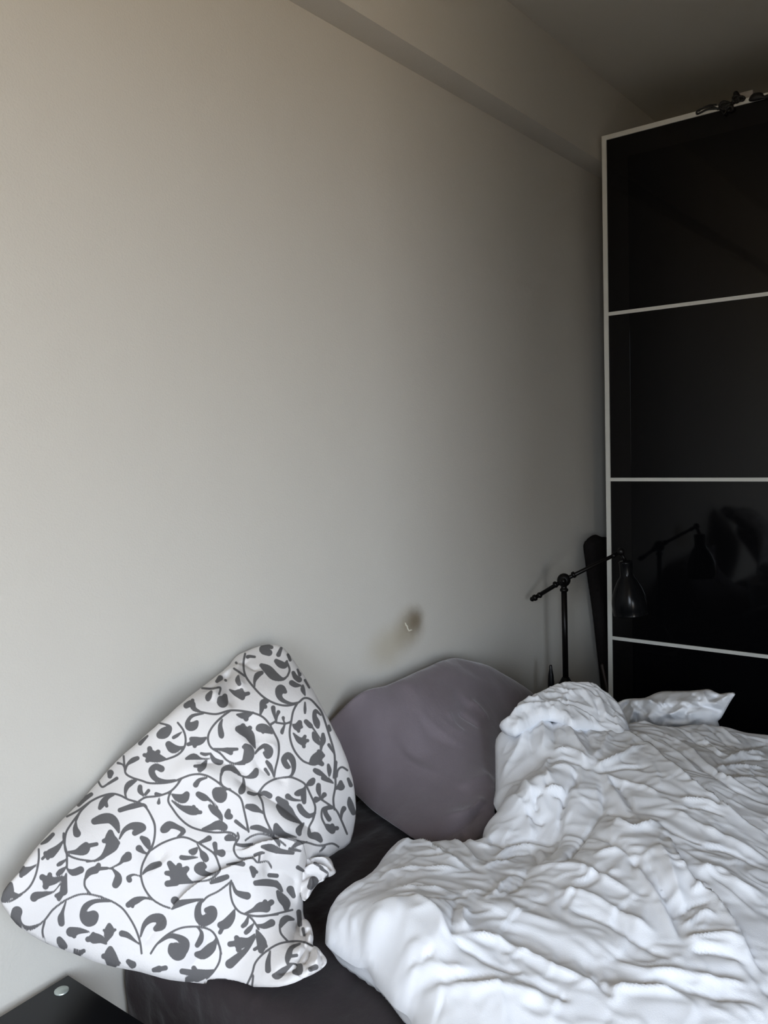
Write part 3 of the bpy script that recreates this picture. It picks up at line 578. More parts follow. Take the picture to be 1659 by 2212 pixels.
# ================================================================== PATTERNED PILLOW
T_ = """R 400 1380
v 565,140 550,240 570,350 650,460 740,550 850,610 960,630 1060,605 1120,560 1180,570 1240,630 1290,700 1350,880 1410,1100 1400,1310
v 1060,605 1020,680 1000,780 985,880 1000,980 1040,1070 1110,1150 1180,1180
v 1000,780 940,800 860,790
v 460,280 520,320 560,350
v 150,690 290,710 430,675 600,690 720,730 790,800 840,890 880,980 880,1100 850,1230 840,1300
v 430,675 330,750 250,840 215,930 240,1020 330,1080 400,1150 480,1180 560,1180
v 160,465 250,470 330,460 320,520
v 965,350 985,290 960,220
v 1430,1300 1440,1240 1480,1210 1530,1240
780,60,20 740,100,40 790,130,30/770,70,20 815,80,15
905,90,12 880,150,20
720,250,18 780,290,40 840,350,40 920,380,14 965,350,6
860,210,20 900,240,32 940,250,25 960,210,8
720,320,18 680,345,25 655,400,12 655,450,5
945,500,15 900,475,42 885,530,28 920,580,18 1000,610,10 1060,600,6
1020,320,16 1040,360,22 1075,385,25/1080,330,14 1080,340,14
1005,415,24 1040,435,22 1090,440,6
1110,440,8 1110,480,20 1130,530,6
500,350,8 495,390,22 510,425,18
420,480,6 470,510,22 520,520,42 540,555,22/540,530,18 595,515,16/530,500,20 530,485,18
245,500,12 220,545,28 215,570,18
375,540,22 355,600,48 335,570,30 310,600,10
10,630,25 60,610,30 85,660,20 150,690,6/60,610,20 70,580,15
170,705,6 70,725,14 25,780,18 40,825,38 80,820,38 110,785,16
200,930,6 150,960,30 100,965,40 60,945,20/100,970,20 30,995,16/100,970,20 90,1010,18
350,760,5 330,820,18 340,900,26 345,925,14
490,715,8 560,725,30 640,695,8/560,725,22 575,755,22
660,1030,5 630,960,30 600,900,45 540,860,45 500,850,28/560,870,20 545,820,22/580,880,20 610,840,20
820,890,8 760,850,38 710,840,38 685,850,18/730,850,20 735,880,14
270,1035,5 350,1045,14 410,1055,28 430,1075,20/410,1045,18 490,1040,12
570,1010,22 600,1050,45 595,1110,48 550,1160,20 470,1175,6/590,1040,20 550,1020,14
660,1080,8 700,1035,12 750,1010,22 790,1050,38 780,1100,30 745,1075,12
770,590,18 735,600,28 725,650,22 710,710,8/735,620,18 755,640,18
830,650,20 835,690,16 855,770,5
880,690,16 865,730,10 860,780,5
925,745,14 930,775,6 945,800,5
940,810,5 915,870,16 915,890,10
810,805,10 850,780,8
1080,790,22 1060,830,35 1015,810,6/1060,830,20 1095,830,15/1060,830,20 1070,870,14
1130,600,6 1130,660,12 1130,700,8
1280,720,5 1230,680,16 1220,730,20 1240,790,30 1250,830,16
1140,780,20 1180,820,22 1200,835,8 1280,950,4
1020,890,5 1070,950,25 1110,970,35/1100,960,15 1130,920,14/1110,960,15 1155,960,14/1110,980,15 1120,1015,16
1210,890,14 1230,940,28 1265,990,12
1300,900,14 1300,960,25 1285,1010,14 1280,1060,6
1180,1180,10 1230,1140,50 1270,1090,35/1250,1130,30 1300,1100,18/1250,1150,30 1290,1180,20/1255,1100,20 1260,1060,16
990,1210,6 960,1200,25 930,1140,25 970,1100,30 1010,1140,28 1025,1220,18 1000,1290,10 940,1310,6
770,1160,14 800,1200,20 825,1260,10 835,1300,5/755,1230,14 790,1280,10
1225,1240,20 1260,1260,25 1330,1300,6
1350,1190,12 1360,1240,20 1360,1290,8
340,1290,6 360,1230,18 430,1215,28 480,1250,20 520,1280,6
670,1240,22 650,1280,32 580,1305,10 500,1280,5
240,1080,6 270,1140,22 320,1165,25 345,1160,16
10,1130,10 80,1110,28 150,1130,8 230,1130,5
200,1150,8 170,1200,28 140,1230,25/160,1200,18 90,1200,12
150,1080,10 190,1090,14 240,1080,6
1355,820,10 1365,860,14
1355,1000,14 1385,1050,8 1410,1090,4
970,150,12 990,200,12
1060,290,8 1080,340,12
1130,390,10 1170,460,8
590,170,16 610,165,12 655,170,10
480,225,10 485,230,8
330,370,25 300,400,15
380,390,10 385,395,8
R 140 1560
v 1065,5 1120,80 1140,170 1120,250 1060,310 960,350
v 555,320 565,440 580,490 640,525 720,550 800,575 920,575 1020,560 1100,530 1180,500 1260,490 1340,505 1420,550 1500,610 1590,660 1659,720 1690,830 1735,1035
v 310,545 350,610 410,580 490,530
v 20,890 130,830 240,750 340,700 440,675 520,690 600,730 700,760 770,810 830,920 850,1000 840,1120 810,1200 770,1260
v 240,750 150,840 105,930
v 150,840 60,960 10,1050 0,1180 30,1250 120,1290 250,1310
v 700,745 760,710 850,700 920,685 1000,650 1060,590 1100,530
v 1000,650 975,740 1020,820 1080,900 1160,970 1250,1010 1400,1040 1560,1040 1620,1080
v 810,1210 920,1140 1060,1090 1150,1090 1240,1130
900,10,6 970,30,10 985,60,25 940,100,50 900,120,35
1100,95,4 1060,125,14 1025,145,14
1130,230,5 1080,245,18 1020,250,42 980,210,30
960,350,6 890,340,35 820,320,55/810,300,25 800,250,22/800,320,25 750,310,16/800,340,25 780,360,20/850,310,25 880,280,20
780,130,8 710,200,18
685,340,18 640,360,22 590,400,10 575,450,5
910,440,30 860,420,28 820,450,28 830,500,28 870,540,22 950,555,12 1040,545,6
430,480,30 425,510,20
410,580,10 490,530,14
500,385,10 545,400,6 565,440,5
670,550,10 620,575,25 585,610,22 570,670,10 580,710,5
250,680,16 180,730,20 130,780,16
460,685,8 400,710,20 360,760,30 330,810,16/380,750,20 395,790,14
105,940,6 100,1000,22 115,1050,35
510,1040,8 480,960,35 430,910,45 360,910,45 280,935,30
430,1040,25 430,1100,50 450,1150,60 410,1210,40 350,1270,16 280,1310,8/420,1110,30 370,1120,20/450,1140,30 500,1140,20
770,800,8 740,780,14 650,790,25 580,810,22 520,830,20
515,1100,6 560,1020,18 630,980,30 700,990,45 730,1000,32 660,1045,25
20,1225,6 110,1225,25 180,1200,50 200,1160,28/200,1170,20 300,1150,16
725,1090,18 770,1130,35 790,1190,10
700,1190,30 740,1225,14 780,1240,6
590,1250,25 600,1280,28 540,1310,14
710,610,20 710,650,22 740,690,8
790,645,14 760,680,12
860,675,14 920,685,6
885,760,16 890,720,5
1010,680,6 1060,710,30 1120,720,42 1150,680,26
1010,740,6 1090,800,18 1180,830,40 1230,840,35/1200,830,20 1215,800,18/1220,850,20 1280,850,16
1060,1085,6 1120,1030,20 1060,990,22 990,970,35 950,1000,40 930,1015,30
1260,680,25 1310,710,32 1360,730,12 1440,800,5
1560,630,6 1430,640,25 1430,690,35 1470,710,50 1500,680,30
1340,525,6 1270,545,16 1235,590,25
1365,790,14 1410,830,35 1460,880,25 1480,920,10
1545,835,18 1535,880,30 1560,890,25
1300,1010,10 1380,990,28 1450,970,42 1500,990,35
1620,1110,8 1560,1090,30 1530,1095,25
1360,1095,25 1310,1120,16 1260,1135,6
1415,1150,22 1420,1190,18 1430,1220,12/1480,1235,35 1420,1225,15
1185,1220,18 1215,1220,30 1245,1190,10
1250,1150,5 1280,1210,10 1310,1260,32 1330,1290,28
1100,1275,20 1140,1280,20 1250,1275,5
R 220 1760
v 460,0 500,100 490,250 430,370 380,480 370,580 400,690 470,790 560,850 640,880
v 900,260 980,310 1060,370 1100,460 1110,530 1020,610 900,630 840,635
v -10,510 60,505 100,510
v 0,780 100,820 190,880 260,970 320,1080 360,1200 375,1310
v 1220,630 1100,720 1000,770 950,820
v 460,1310 520,1220 620,1130 740,1070 860,1055 960,1065 1040,1100 1090,1180 1125,1310
v 1220,620 1210,700 1230,820 1280,900 1340,935 1450,955 1560,950 1659,940
v 1370,940 1430,1000 1480,1080
v 1280,170 1290,220 1250,290 1250,350 1300,410 1420,410 1470,450 1560,440 1600,500
v 1490,370 1480,450
860,640,6 800,620,30 720,580,75/680,520,40 640,460,25/720,520,40 730,480,25/760,540,40 800,510,25/680,560,30 610,550,20/700,640,30 620,650,28
1110,530,5 1040,560,10 960,550,28 910,510,40 940,480,35 970,490,20
540,465,26 480,485,30 420,520,18 385,560,6
250,380,30 210,410,25 170,460,10 90,500,5
100,510,6 150,570,25 150,620,38 130,660,32
360,580,5 300,565,8 250,590,16 260,615,24
470,800,6 400,785,12 320,810,32 250,850,25/290,840,16 290,865,14
365,1150,6 400,1040,20 470,980,35 550,980,45 560,1040,45 510,1075,25
190,1120,28 240,1135,25 300,1180,12 350,1220,5
70,1040,18 70,1100,45 50,1160,25 30,1210,8/60,1100,20 20,1090,12/80,1100,20 125,1085,12
660,890,6 730,840,28 800,820,22 950,795,6/690,810,38 700,830,30
1030,640,14 1110,610,26 1180,585,22
950,800,8 910,870,25 910,960,35 960,1000,50 1030,960,50 1040,900,40 990,900,25
520,1220,6 620,1150,18 700,1150,25 780,1200,40 770,1270,45 700,1290,70 660,1240,30
900,1060,5 940,1110,14 930,1180,26 900,1230,22
1080,1170,8 1050,1230,28 980,1280,30
1230,640,6 1260,720,16 1310,750,28 1370,765,34
1350,930,6 1430,900,20 1500,870,45 1550,880,40/1520,860,25 1540,820,20/1550,860,25 1600,825,25
1250,900,8 1220,970,35 1170,1030,45 1120,1040,30/1150,1050,14 1115,1110,18
1380,960,6 1360,1020,20 1330,1050,18
1430,1030,6 1390,1080,22 1360,1110,20
1460,1040,6 1530,1050,25 1600,1020,34
1440,1130,8 1380,1190,30 1300,1210,55/1300,1200,25 1270,1160,22/1290,1210,25 1210,1220,25/1300,1230,25 1290,1270,25
1460,1090,8 1490,1160,35 1510,1220,45 1500,1280,25/1490,1240,14 1440,1270,14/1520,1230,14 1550,1240,14
1270,280,10 1340,290,16 1420,275,8
1510,300,10 1570,310,30 1650,340,25
1440,380,12 1500,360,14 1530,360,8
1410,500,18 1430,530,28 1430,580,14/1440,530,14 1460,540,14
1580,570,18 1650,575,18
1450,650,18 1540,640,30 1640,650,30
1180,470,8 1250,460,12 1330,465,22
R 420 1600
v 600,500 660,420 740,370 820,350 910,345 1000,380 1050,420 1090,500 1130,590 1140,650 1120,740 1080,820 1080,900
v 250,310 250,400 300,460
v 600,500 640,580 660,700 700,800 750,870 900,930 1060,960 1180,990 1300,970 1370,1010
v 1190,550 1280,610 1340,660 1390,760 1440,880
v 1320,650 1310,550 1330,430 1330,330 1340,200
v 1280,620 1210,640 1200,720 1230,790
v 480,940 540,900 620,880 720,900 800,940 860,990
v 1180,1050 1230,1000
460,350,6 465,400,14 450,460,30 440,480,25
510,490,14 560,505,14 600,500,5
610,515,8 660,495,22 710,520,25
500,620,22 560,635,34 620,665,14 660,690,6
1010,780,6 920,720,40 860,660,60 800,620,30/850,600,40 790,550,25
1140,680,8 1080,710,22 1020,670,28 990,620,25
1050,420,5 1030,450,6 990,490,28 960,500,18
880,525,25 930,555,14 1010,565,5
1045,440,6 1030,520,24 1035,580,18
1060,415,8 1100,395,30 1120,370,20
1170,420,20 1170,470,22 1185,530,6/1225,510,22 1190,550,8/1150,555,28 1190,550,8
1300,640,6 1240,640,18 1235,680,20 1270,740,22
1230,790,6 1270,820,30 1300,850,28/1280,820,20 1300,800,18/1300,830,18 1345,825,18
1080,830,10 1090,890,22 1150,900,36 1190,940,20
1030,780,8 985,840,28 990,880,18
770,800,22 790,850,40 850,880,18 960,910,5
540,820,16 600,820,25 680,850,18 750,890,6
390,760,16 440,800,14 510,855,5
1210,355,16 1260,370,20 1310,400,5
1380,390,16 1380,430,38/1370,440,16 1340,445,16
1450,360,12 1475,420,18
1460,540,10 1470,600,28 1500,680,22
1410,640,22 1390,680,14 1385,740,5
740,910,8 790,960,16 800,990,8
1060,955,6 980,970,18 930,1000,12
640,1000,14 720,1010,35 800,1040,25 930,1060,14
900,1020,14 1000,1040,10
R 0 1800
v 820,268 950,245 1020,190
v 600,0 600,60 630,200 630,330
v 365,150 365,250 340,380 290,490 220,560 150,590
v 20,645 100,640 200,580
v 960,600 840,575 740,580 640,620 590,650 500,720 420,820 330,890 260,920
v 420,840 400,930 430,1020 500,1050
v 800,430 800,500 850,570
500,10,16 440,70,18 390,100,8
590,80,8 540,140,25 480,190,42/470,200,20 450,235,16/480,190,20 430,190,20/440,200,10 400,240,12
340,300,6 290,330,16 220,360,40/210,370,20 200,400,18/220,350,20 220,320,14
100,480,20 80,560,48 40,620,28/80,570,30 150,590,25
620,250,6 570,285,18 545,300,12
620,320,6 575,360,24 545,385,18
635,340,6 690,370,30 760,345,32
590,410,8 520,445,30 450,450,48/450,440,25 400,415,28/450,460,25 430,500,28/460,430,20 470,390,20
625,380,6 605,480,28 600,550,35/590,560,20 555,620,18/590,560,20 530,590,16
600,420,5 520,540,5 430,570,20 340,590,36 320,610,34
390,850,6 280,890,14 200,870,22 150,800,45 160,740,50
560,1000,25 580,1040,38 610,1070,28
620,650,5 590,740,14 575,800,30 580,850,28
1050,640,8 900,640,18 810,690,28 780,770,28 840,810,70 880,780,50
800,440,6 840,370,28 900,345,35/900,340,20 930,300,20/910,335,18 1010,330,12
840,930,6 750,920,28 670,930,45/690,940,25 700,970,20
1000,1040,10 950,1000,35 890,990,50/880,990,25 830,1000,25/890,970,20 880,950,18
1040,1090,25 1040,1150,55 1060,1210,60/1040,1160,30 980,1160,25/1060,1200,30 1120,1230,20
700,1110,22 750,1130,28/750,1125,18 790,1110,18
1210,1210,22 1250,1240,35
1450,1290,20 1500,1280,30/1510,1280,20 1560,1270,22
R 350 1860
v 510,740 550,830 540,950 480,1050 420,1110
v 800,1170 850,1060 880,960 960,870 1080,790 1200,760 1320,760 1420,800
v 850,1180 860,1080
v 1180,750 1120,680 1110,600
v 840,515 960,520 1150,480 1230,460
v 1180,970 1250,970 1300,1000
500,760,10 460,820,45 390,880,45 330,880,25
150,860,78 130,830,60
490,1030,8 420,1060,35 330,1080,60/320,1060,30 300,1010,22/320,1060,30 190,1040,25/320,1100,30 240,1120,28
890,700,5 800,830,20 700,920,35 640,970,42
520,1150,40 590,1150,40
1020,850,6 1000,950,22 1000,1030,26
1120,620,10 1140,570,30 1180,540,28 1240,550,10
880,205,20 980,200,30 1080,220,28 1130,280,12
1090,290,14 1130,350,40 1170,400,40 1170,450,20
1210,270,35 1240,330,20
1300,780,8 1220,820,20 1190,900,28 1180,950,14/1200,900,14 1270,890,14
1220,980,8 1150,1030,28 1090,1080,35 1050,1080,14
1300,990,25 1290,1040,35 1250,1045,22
1400,1020,22 1450,1000,25
1430,190,45 1400,240,30
1280,60,18 1330,90,12
1500,70,14 1560,110,10
1440,20,12 1510,60,10
1560,150,10 1530,170,10
1290,480,22 1300,600,20
1330,640,14 1340,700,10
"""
def strokes(txt):
    ox = oy = 0; k = 4.366; out = []
    for ln in txt.strip().split('\n'):
        if ln[0] == 'R': _, ox, oy = ln.split(); ox = float(ox); oy = float(oy); continue
        if ln[0] == 'v':
            P = [tuple(map(float, q.split(',')))+(7.6,) for q in ln.split()[1:]]; out.append((smooth_line(np.array(P), 5), ox, oy, k, 0)); continue
        for part in ln.split('/'):
            P = np.array([tuple(map(float, q.split(','))) for q in part.split()])
            if len(P) == 1: P = np.vstack([P, P+[1, 1, 0]])
            out.append((smooth_line(P, 4), ox, oy, k, 1))
    return [(np.stack([P[:, 0]/k+ox, P[:, 1]/k+oy, np.maximum(P[:, 2], 3.5)/k], -1)) for P, ox, oy, k, _ in out]
STR = strokes(T_)
def print_sdf(V):
    q = project(V); best = np.full(len(q), 30.0)
    cell = {}                                  # bucket vertices for speed
    cs = 24; key = (q//cs).astype(int)
    order = np.lexsort((key[:, 1], key[:, 0])); ks = key[order]
    cuts = np.nonzero(np.any(np.diff(ks, axis=0), axis=1))[0]+1
    for g in np.split(order, cuts): cell[tuple(key[g[0]])] = g
    for P in STR:
        for i in range(len(P)-1):
            a_, b_ = P[i], P[i+1]; r_ = max(a_[2], b_[2])+5
            lo = ((np.minimum(a_[:2], b_[:2])-r_)//cs).astype(int); hi = ((np.maximum(a_[:2], b_[:2])+r_)//cs).astype(int)
            for cx in range(lo[0], hi[0]+1):
                for cy in range(lo[1], hi[1]+1):
                    g = cell.get((cx, cy))
                    if g is None: continue
                    d = q[g]-a_[:2]; ab = b_[:2]-a_[:2]; t = np.clip(d@ab/max(ab@ab, 1e-9), 0, 1)
                    dist = np.hypot(*(d-t[:, None]*ab).T)-(a_[2]+t*(b_[2]-a_[2])); best[g] = np.minimum(best[g], dist)
    return best
def print_mat():
    m = mat('printed_cotton', (0.74, 0.72, 0.71), 0.8, spec=0.2, bump=[(30, 0.002, 3), (500, 0.0003, 1)])
    n = m.node_tree; b = n.nodes['Principled BSDF']; a_ = n.nodes.new('ShaderNodeAttribute'); a_.attribute_name = 'print_distance'
    mp = n.nodes.new('ShaderNodeMapRange'); mp.inputs[1].default_value = -0.1; mp.inputs[2].default_value = 1.3; mp.inputs[3].default_value = 1; mp.inputs[4].default_value = 0
    n.links.new(a_.outputs['Fac'], mp.inputs[0]); mx = n.nodes.new('ShaderNodeMix'); mx.data_type = 'RGBA'
    mx.inputs['A'].default_value = (0.74, 0.72, 0.71, 1); mx.inputs['B'].default_value = (0.125, 0.122, 0.124, 1)
    n.links.new(mp.outputs[0], mx.inputs['Factor']); n.links.new(mx.outputs['Result'], b.inputs['Base Color']); return m
M_PAT = print_mat()
po_px = [(515, 1414), (529, 1410), (547, 1401), (574, 1394), (604, 1395), (618, 1407), (638, 1435), (661, 1469), (684, 1508), (698, 1536), (721, 1582), (739, 1616), (752, 1652), (763, 1687), (768, 1728), (768, 1769), (757, 1820), (731, 1838), (711, 1850), (690, 1850), (672, 1856),
         (662, 1870), (656, 1900), (654, 1925), (655, 1949), (655, 1975), (658, 1990), (668, 2000), (674, 2023), (675, 2041), (683, 2060), (686, 2080), (680, 2098), (660, 2110), (636, 2123), (602, 2132), (568, 2132), (510, 2132), (465, 2128), (419, 2123), (384, 2119), (350, 2113), (298, 2098), (252, 2090), (206, 2078), (160, 2061),
         (114, 2045), (85, 2030), (57, 2013), (34, 1995), (14, 1969), (1, 1949), (5, 1930), (18, 1908), (39, 1885), (60, 1853), (85, 1823), (110, 1796), (140, 1766), (170, 1736), (195, 1709), (227, 1672), (252, 1645), (268, 1629), (296, 1606), (319, 1585), (342, 1565), (371, 1540), (400, 1515), (427, 1494), (464, 1465), (492, 1442), (503, 1426)]
TA = at(575, 1394, y=1.215); TB = at(1, 1949, y=1.19); TC = at(640, 2125, z=.535); TD = at(768, 1760, z=.60)
O4, u4, n4 = frame3(TA, TB, TC)
# depth of the outline: corners known, the seam between them follows a thin-plate surface through the corners
def near_corner(px, py):
    K = [((575, 1394), TA), ((1, 1949), TB), ((640, 2125), TC), ((768, 1760), TD), ((300, 1600), at(300, 1603, y=1.21)), ((300, 2098), at(300, 2098, z=0.545)), ((665, 1950), at(660, 1950, z=0.535))]
    w = np.array([1/((px-k[0][0])**2+(py-k[0][1])**2+200) for k in K])**1.2; dep = np.array([(k[1]-CAM)@FW for k in K]); s_ = (w@dep)/w.sum()
    return CAM+ray(px, py)*s_
pp = Soft(O4, u4, n4, [tuple(near_corner(x, y)) for x, y in po_px], [], 2, 2e-3).grid(0.0017)
FPP = [  # (photo pixels) folds of the printed cover
 ('s', .022, .020, [(700, 1845), (655, 1836), (615, 1830), (570, 1836), (520, 1846)]), ('s', .012, .014, [(560, 1866), (520, 1880), (480, 1897), (435, 1917), (400, 1940), (366, 1966)]),
 ('v', .012, .016, [(690, 1790), (640, 1760), (560, 1720), (500, 1700)]), ('b', .010, .03, [(690, 1840), (600, 1800), (520, 1790), (450, 1800)]),
 ('d', .012, .028, [(600, 1850), (540, 1820), (480, 1795), (420, 1770), (370, 1745)]), ('b', .008, .022, [(560, 1760), (470, 1720), (420, 1690), (350, 1700)]), ('v', .007, .014, [(540, 1690), (480, 1660), (420, 1665)]),
 ('v', .012, .012, [(503, 1430), (492, 1465), (495, 1505), (503, 1540)]), ('r', .009, .010, [(516, 1420), (512, 1460), (520, 1500)]), ('r', .007, .010, [(495, 1445), (470, 1480), (460, 1520)]), ('v', .007, .008, [(498, 1432), (478, 1462), (440, 1485)]), ('v', .006, .008, [(530, 1412), (538, 1430), (560, 1450)]),
 ('d', .010, .03, [(560, 1870), (610, 1900), (650, 1930)]), ('r', .008, .012, [(500, 1870), (570, 1862), (640, 1870)]), ('v', .008, .010, [(560, 1890), (610, 1880), (655, 1900)]), ('r', .006, .012, [(440, 1925), (500, 1910), (560, 1905)]),
 ('v', .008, .010, [(655, 1975), (640, 2010), (645, 2040)]), ('v', .008, .010, [(670, 2040), (650, 2070), (630, 2080), (600, 2085)]), ('r', .008, .012, [(675, 2000), (655, 2030), (650, 2060)]), ('v', .006, .010, [(570, 2130), (590, 2100), (640, 2095)]),
 ('d', .008, .02, [(350, 1880), (330, 1840), (350, 1800)]), ('v', .004, .008, [(455, 2020), (430, 2060), (385, 2095)]), ('v', .004, .008, [(370, 1965), (330, 2010), (310, 2035)]),
 ('d', .007, .02, [(520, 1560), (545, 1600), (560, 1640)]), ('r', .005, .014, [(600, 1640), (560, 1620), (520, 1640)]), ('v', .006, .012, [(620, 1700), (570, 1680), (540, 1650)])]
hh = 1.45*pp.folds(FPP, 0.05, (1, 0, 0)); ph = pp.poisson(1600)
dEdge = np.clip(pp.d/0.02, 0, 1)
Pw = pp.world(pp.uv, pp.w(pp.uv)); w5 = wrinkle(Pw[::1], 8, 0.003, 50, ridged=False)
def clampwall2(Pn):
    Pn = Pn.copy(); Pn[:, 1] = np.minimum(Pn[:, 1], HY-0.006)
    onbed = Pn[:, 0] > BX0-0.014; Pn[:, 2] = np.where(onbed, np.maximum(Pn[:, 2], BZ+0.009), Pn[:, 2]); return Pn
prn = pp.build('printed_pillow', 0.082*ph+(hh+w5)*dEdge, -0.055*ph, M_PAT, None, attr=print_sdf, post=clampwall2)
tag(prn, 'white pillow printed with grey scrolling leaves, leaning on the wall at the left', 'pillow')
# open end of the pillow cover: two ruffled tufts
def ruffle(name, px, zz, T, fl, K=(1, 0, 0)):
    s_ = Soft((0, 0, 0), (1, 0, 0), (-0.35, -0.5, 0.8), [(x, y, 'z', z) for (x, y), z in zip(px, zz)], [], 3, 1e-4).grid(0.0018)
    h_ = 1.5*s_.folds(fl, 0.0, K); p_ = s_.poisson(300)
    return s_.build(name, T*p_+h_*np.clip(s_.d/0.004, 0, 1), -T*0.8*p_, M_PAT, prn, attr=print_sdf, post=clampwall2)
r1 = [(618, 1868), (650, 1856), (686, 1851), (709, 1851), (718, 1862), (721, 1872), (726, 1884), (715, 1893), (705, 1896), (699, 1903), (688, 1908), (677, 1921), (667, 1938), (656, 1947), (650, 1935), (640, 1905), (625, 1888)]
ruffle('ruffled_opening', r1, [.562+0.0003*(1950-y) for x, y in r1], 0.019, [('v', .010, .004, [(650, 1905), (672, 1893), (700, 1898)]), ('r', .008, .004, [(655, 1885), (680, 1878), (715, 1886)]), ('v', .008, .0035, [(640, 1880), (675, 1870), (718, 1874)]), ('r', .007, .004, [(650, 1868), (685, 1860), (712, 1864)]),
        ('v', .008, .004, [(660, 1860), (690, 1868), (720, 1880)]), ('r', .008, .005, [(668, 1900), (672, 1915), (664, 1932)]), ('v', .006, .004, [(684, 1895), (688, 1903), (680, 1914)]), ('r', .006, .004, [(630, 1875), (650, 1890), (660, 1900)]), ('v', .008, .005, [(650, 1915), (655, 1930), (658, 1942)])])
r2 = [(648, 1992), (660, 1985), (671, 1997), (677, 2023), (676, 2041), (686, 2046), (697, 2060), (705, 2071), (705, 2082), (696, 2092), (689, 2097), (671, 2107), (650, 2113), (640, 2095), (652, 2060), (648, 2025)]
ruffle('ruffled_opening', r2, [.552 for _ in r2], 0.014, [('v', .008, .004, [(668, 2000), (660, 2020), (668, 2040)]), ('r', .007, .004, [(672, 2015), (664, 2032), (655, 2045)]), ('v', .009, .004, [(672, 2044), (668, 2065), (655, 2085)]), ('r', .008, .005, [(680, 2050), (684, 2070), (680, 2090)]), ('v', .006, .004, [(690, 2056), (697, 2075), (690, 2090)]), ('r', .006, .004, [(660, 2095), (675, 2100), (690, 2092)])])

# ================================================================== LAMP on the far bedside table
NZ = 0.475
ns = thing('bedside_table', (2.45, 1.09, 0), 'dark bedside table behind the duvet, under the desk lamp', 'table')
box('table_top', (2.27, 1.045, NZ-0.025), (2.52, 1.255, NZ), M_CARC, ns, 0.002)
for x in (2.285, 2.475):
    for y in (1.06, 1.21): box('leg', (x, y, 0), (x+0.03, y+0.03, NZ-0.025), M_CARC, ns)
box('shelf', (2.29, 1.065, 0.2), (2.50, 1.24, 0.215), M_CARC, ns)
J = at(1218, 1253, x=2.40); KN = at(1341, 1192, x=2.46); TL = at(1152, 1293, x=2.365); BS = at(1222, 1465, x=2.40)
lm = thing('desk_lamp', (BS[0], BS[1], NZ), 'black metal desk lamp with a bell shade on a tilted arm', 'lamp')
bx, by = (J[0]+BS[0])/2, (J[1]+BS[1])/2
hb = BS[2]-NZ
lathe('base', [(0.0, 0), (0.085, 0.0), (0.085, 0.008), (0.07, 0.016), (0.048, hb*0.45), (0.030, hb*0.72), (0.019, hb*0.88), (0.013, hb), (0.010, hb+0.004), (0, hb+0.004)], (bx, by, NZ), (0, 0, 1), M_BLACKM, lm)
pt = [(BS[0], BS[1], BS[2]-0.01), (J[0], J[1], J[2]-0.012)]
tube('pole', [pt[0], pt[1]], 0.0092, M_BLACKM, lm, 20)
dirp = np.array(pt[1])-np.array(pt[0]); dirp /= np.linalg.norm(dirp)
lathe('pole_collar', [(0, 0), (0.0125, 0), (0.0135, 0.004), (0.0125, 0.008), (0.0095, 0.010), (0.0095, 0.018), (0.0115, 0.020), (0.0115, 0.024), (0, 0.024)], np.array(pt[1])-dirp*0.024, dirp, M_BLACKM, lm, 20)
ax = (KN-TL)/np.linalg.norm(KN-TL); side = np.cross(ax, [0, 0, 1]); side /= np.linalg.norm(side)
hub = bmesh.new(); add_lathe(hub, [(0, -0.014), (0.010, -0.014), (0.017, -0.010), (0.021, -0.006), (0.021, 0.006), (0.017, 0.010), (0.010, 0.014), (0, 0.014)], J, side, 24); from_bm('joint', hub, M_BLACKM, lm, True)
lathe('joint_knob', [(0, 0.012), (0.008, 0.013), (0.010, 0.018), (0.008, 0.024), (0.004, 0.028), (0, 0.028)], J, side, M_BLACKM, lm, 16)
lathe('joint_knob', [(0, 0.012), (0.008, 0.013), (0.010, 0.018), (0.008, 0.024), (0.004, 0.028), (0, 0.028)], J, -side, M_BLACKM, lm, 16)
tube('arm', [TL+ax*0.01, J, KN-ax*0.012], [0.0068, 0.0068, 0.0056], M_BLACKM, lm, 16)
for f_, r_ in ((J-ax*0.036, 0.0105), (J+ax*0.030, 0.0105), (TL+ax*0.018, 0.0095), (KN-ax*0.030, 0.008)):
    lathe('arm_ring', [(0, 0), (r_*0.8, 0), (r_, 0.003), (r_, 0.008), (r_*0.8, 0.011), (0, 0.011)], f_, ax, M_BLACKM, lm, 16)
lathe('finial', [(0, 0), (0.005, 0), (0.010, 0.004), (0.0105, 0.011), (0.007, 0.016), (0.0085, 0.019), (0.005, 0.024), (0, 0.026)], TL+ax*0.014, -ax, M_BLACKM, lm, 16)
kn = bmesh.new(); add_lathe(kn, [(0, -0.008), (0.009, -0.008), (0.0115, -0.004), (0.0115, 0.004), (0.009, 0.008), (0, 0.008)], KN, side, 20); from_bm('swivel', kn, M_BLACKM, lm, True)
ST = at(1351, 1212, x=KN[0]+0.005); SB = at(1363, 1327, x=KN[0]+0.012)
sa = SB-ST; Ls = np.linalg.norm(sa); sa = sa/Ls
tube('shade_stem', [KN+np.array([0, 0, -0.004]), KN*0.4+ST*0.6, ST], [0.005, 0.0065, 0.006], M_BLACKM, lm, 12)
prof = [(0.004, -0.002), (0.018, 0.0), (0.0215, 0.003), (0.0205, 0.006), (0.0205, 0.24*Ls), (0.0225, 0.29*Ls), (0.032, 0.37*Ls), (0.043, 0.50*Ls), (0.0515, 0.65*Ls), (0.0550, 0.78*Ls), (0.0545, 0.90*Ls), (0.0525, 0.985*Ls), (0.0535, 1.0*Ls), (0.0505, 1.0*Ls), (0.0515, 0.86*Ls), (0.048, 0.66*Ls), (0.039, 0.50*Ls), (0.020, 0.34*Ls), (0.0, 0.32*Ls)]
lathe('lamp_shade', prof, ST, sa, M_SHADE, lm, 48)
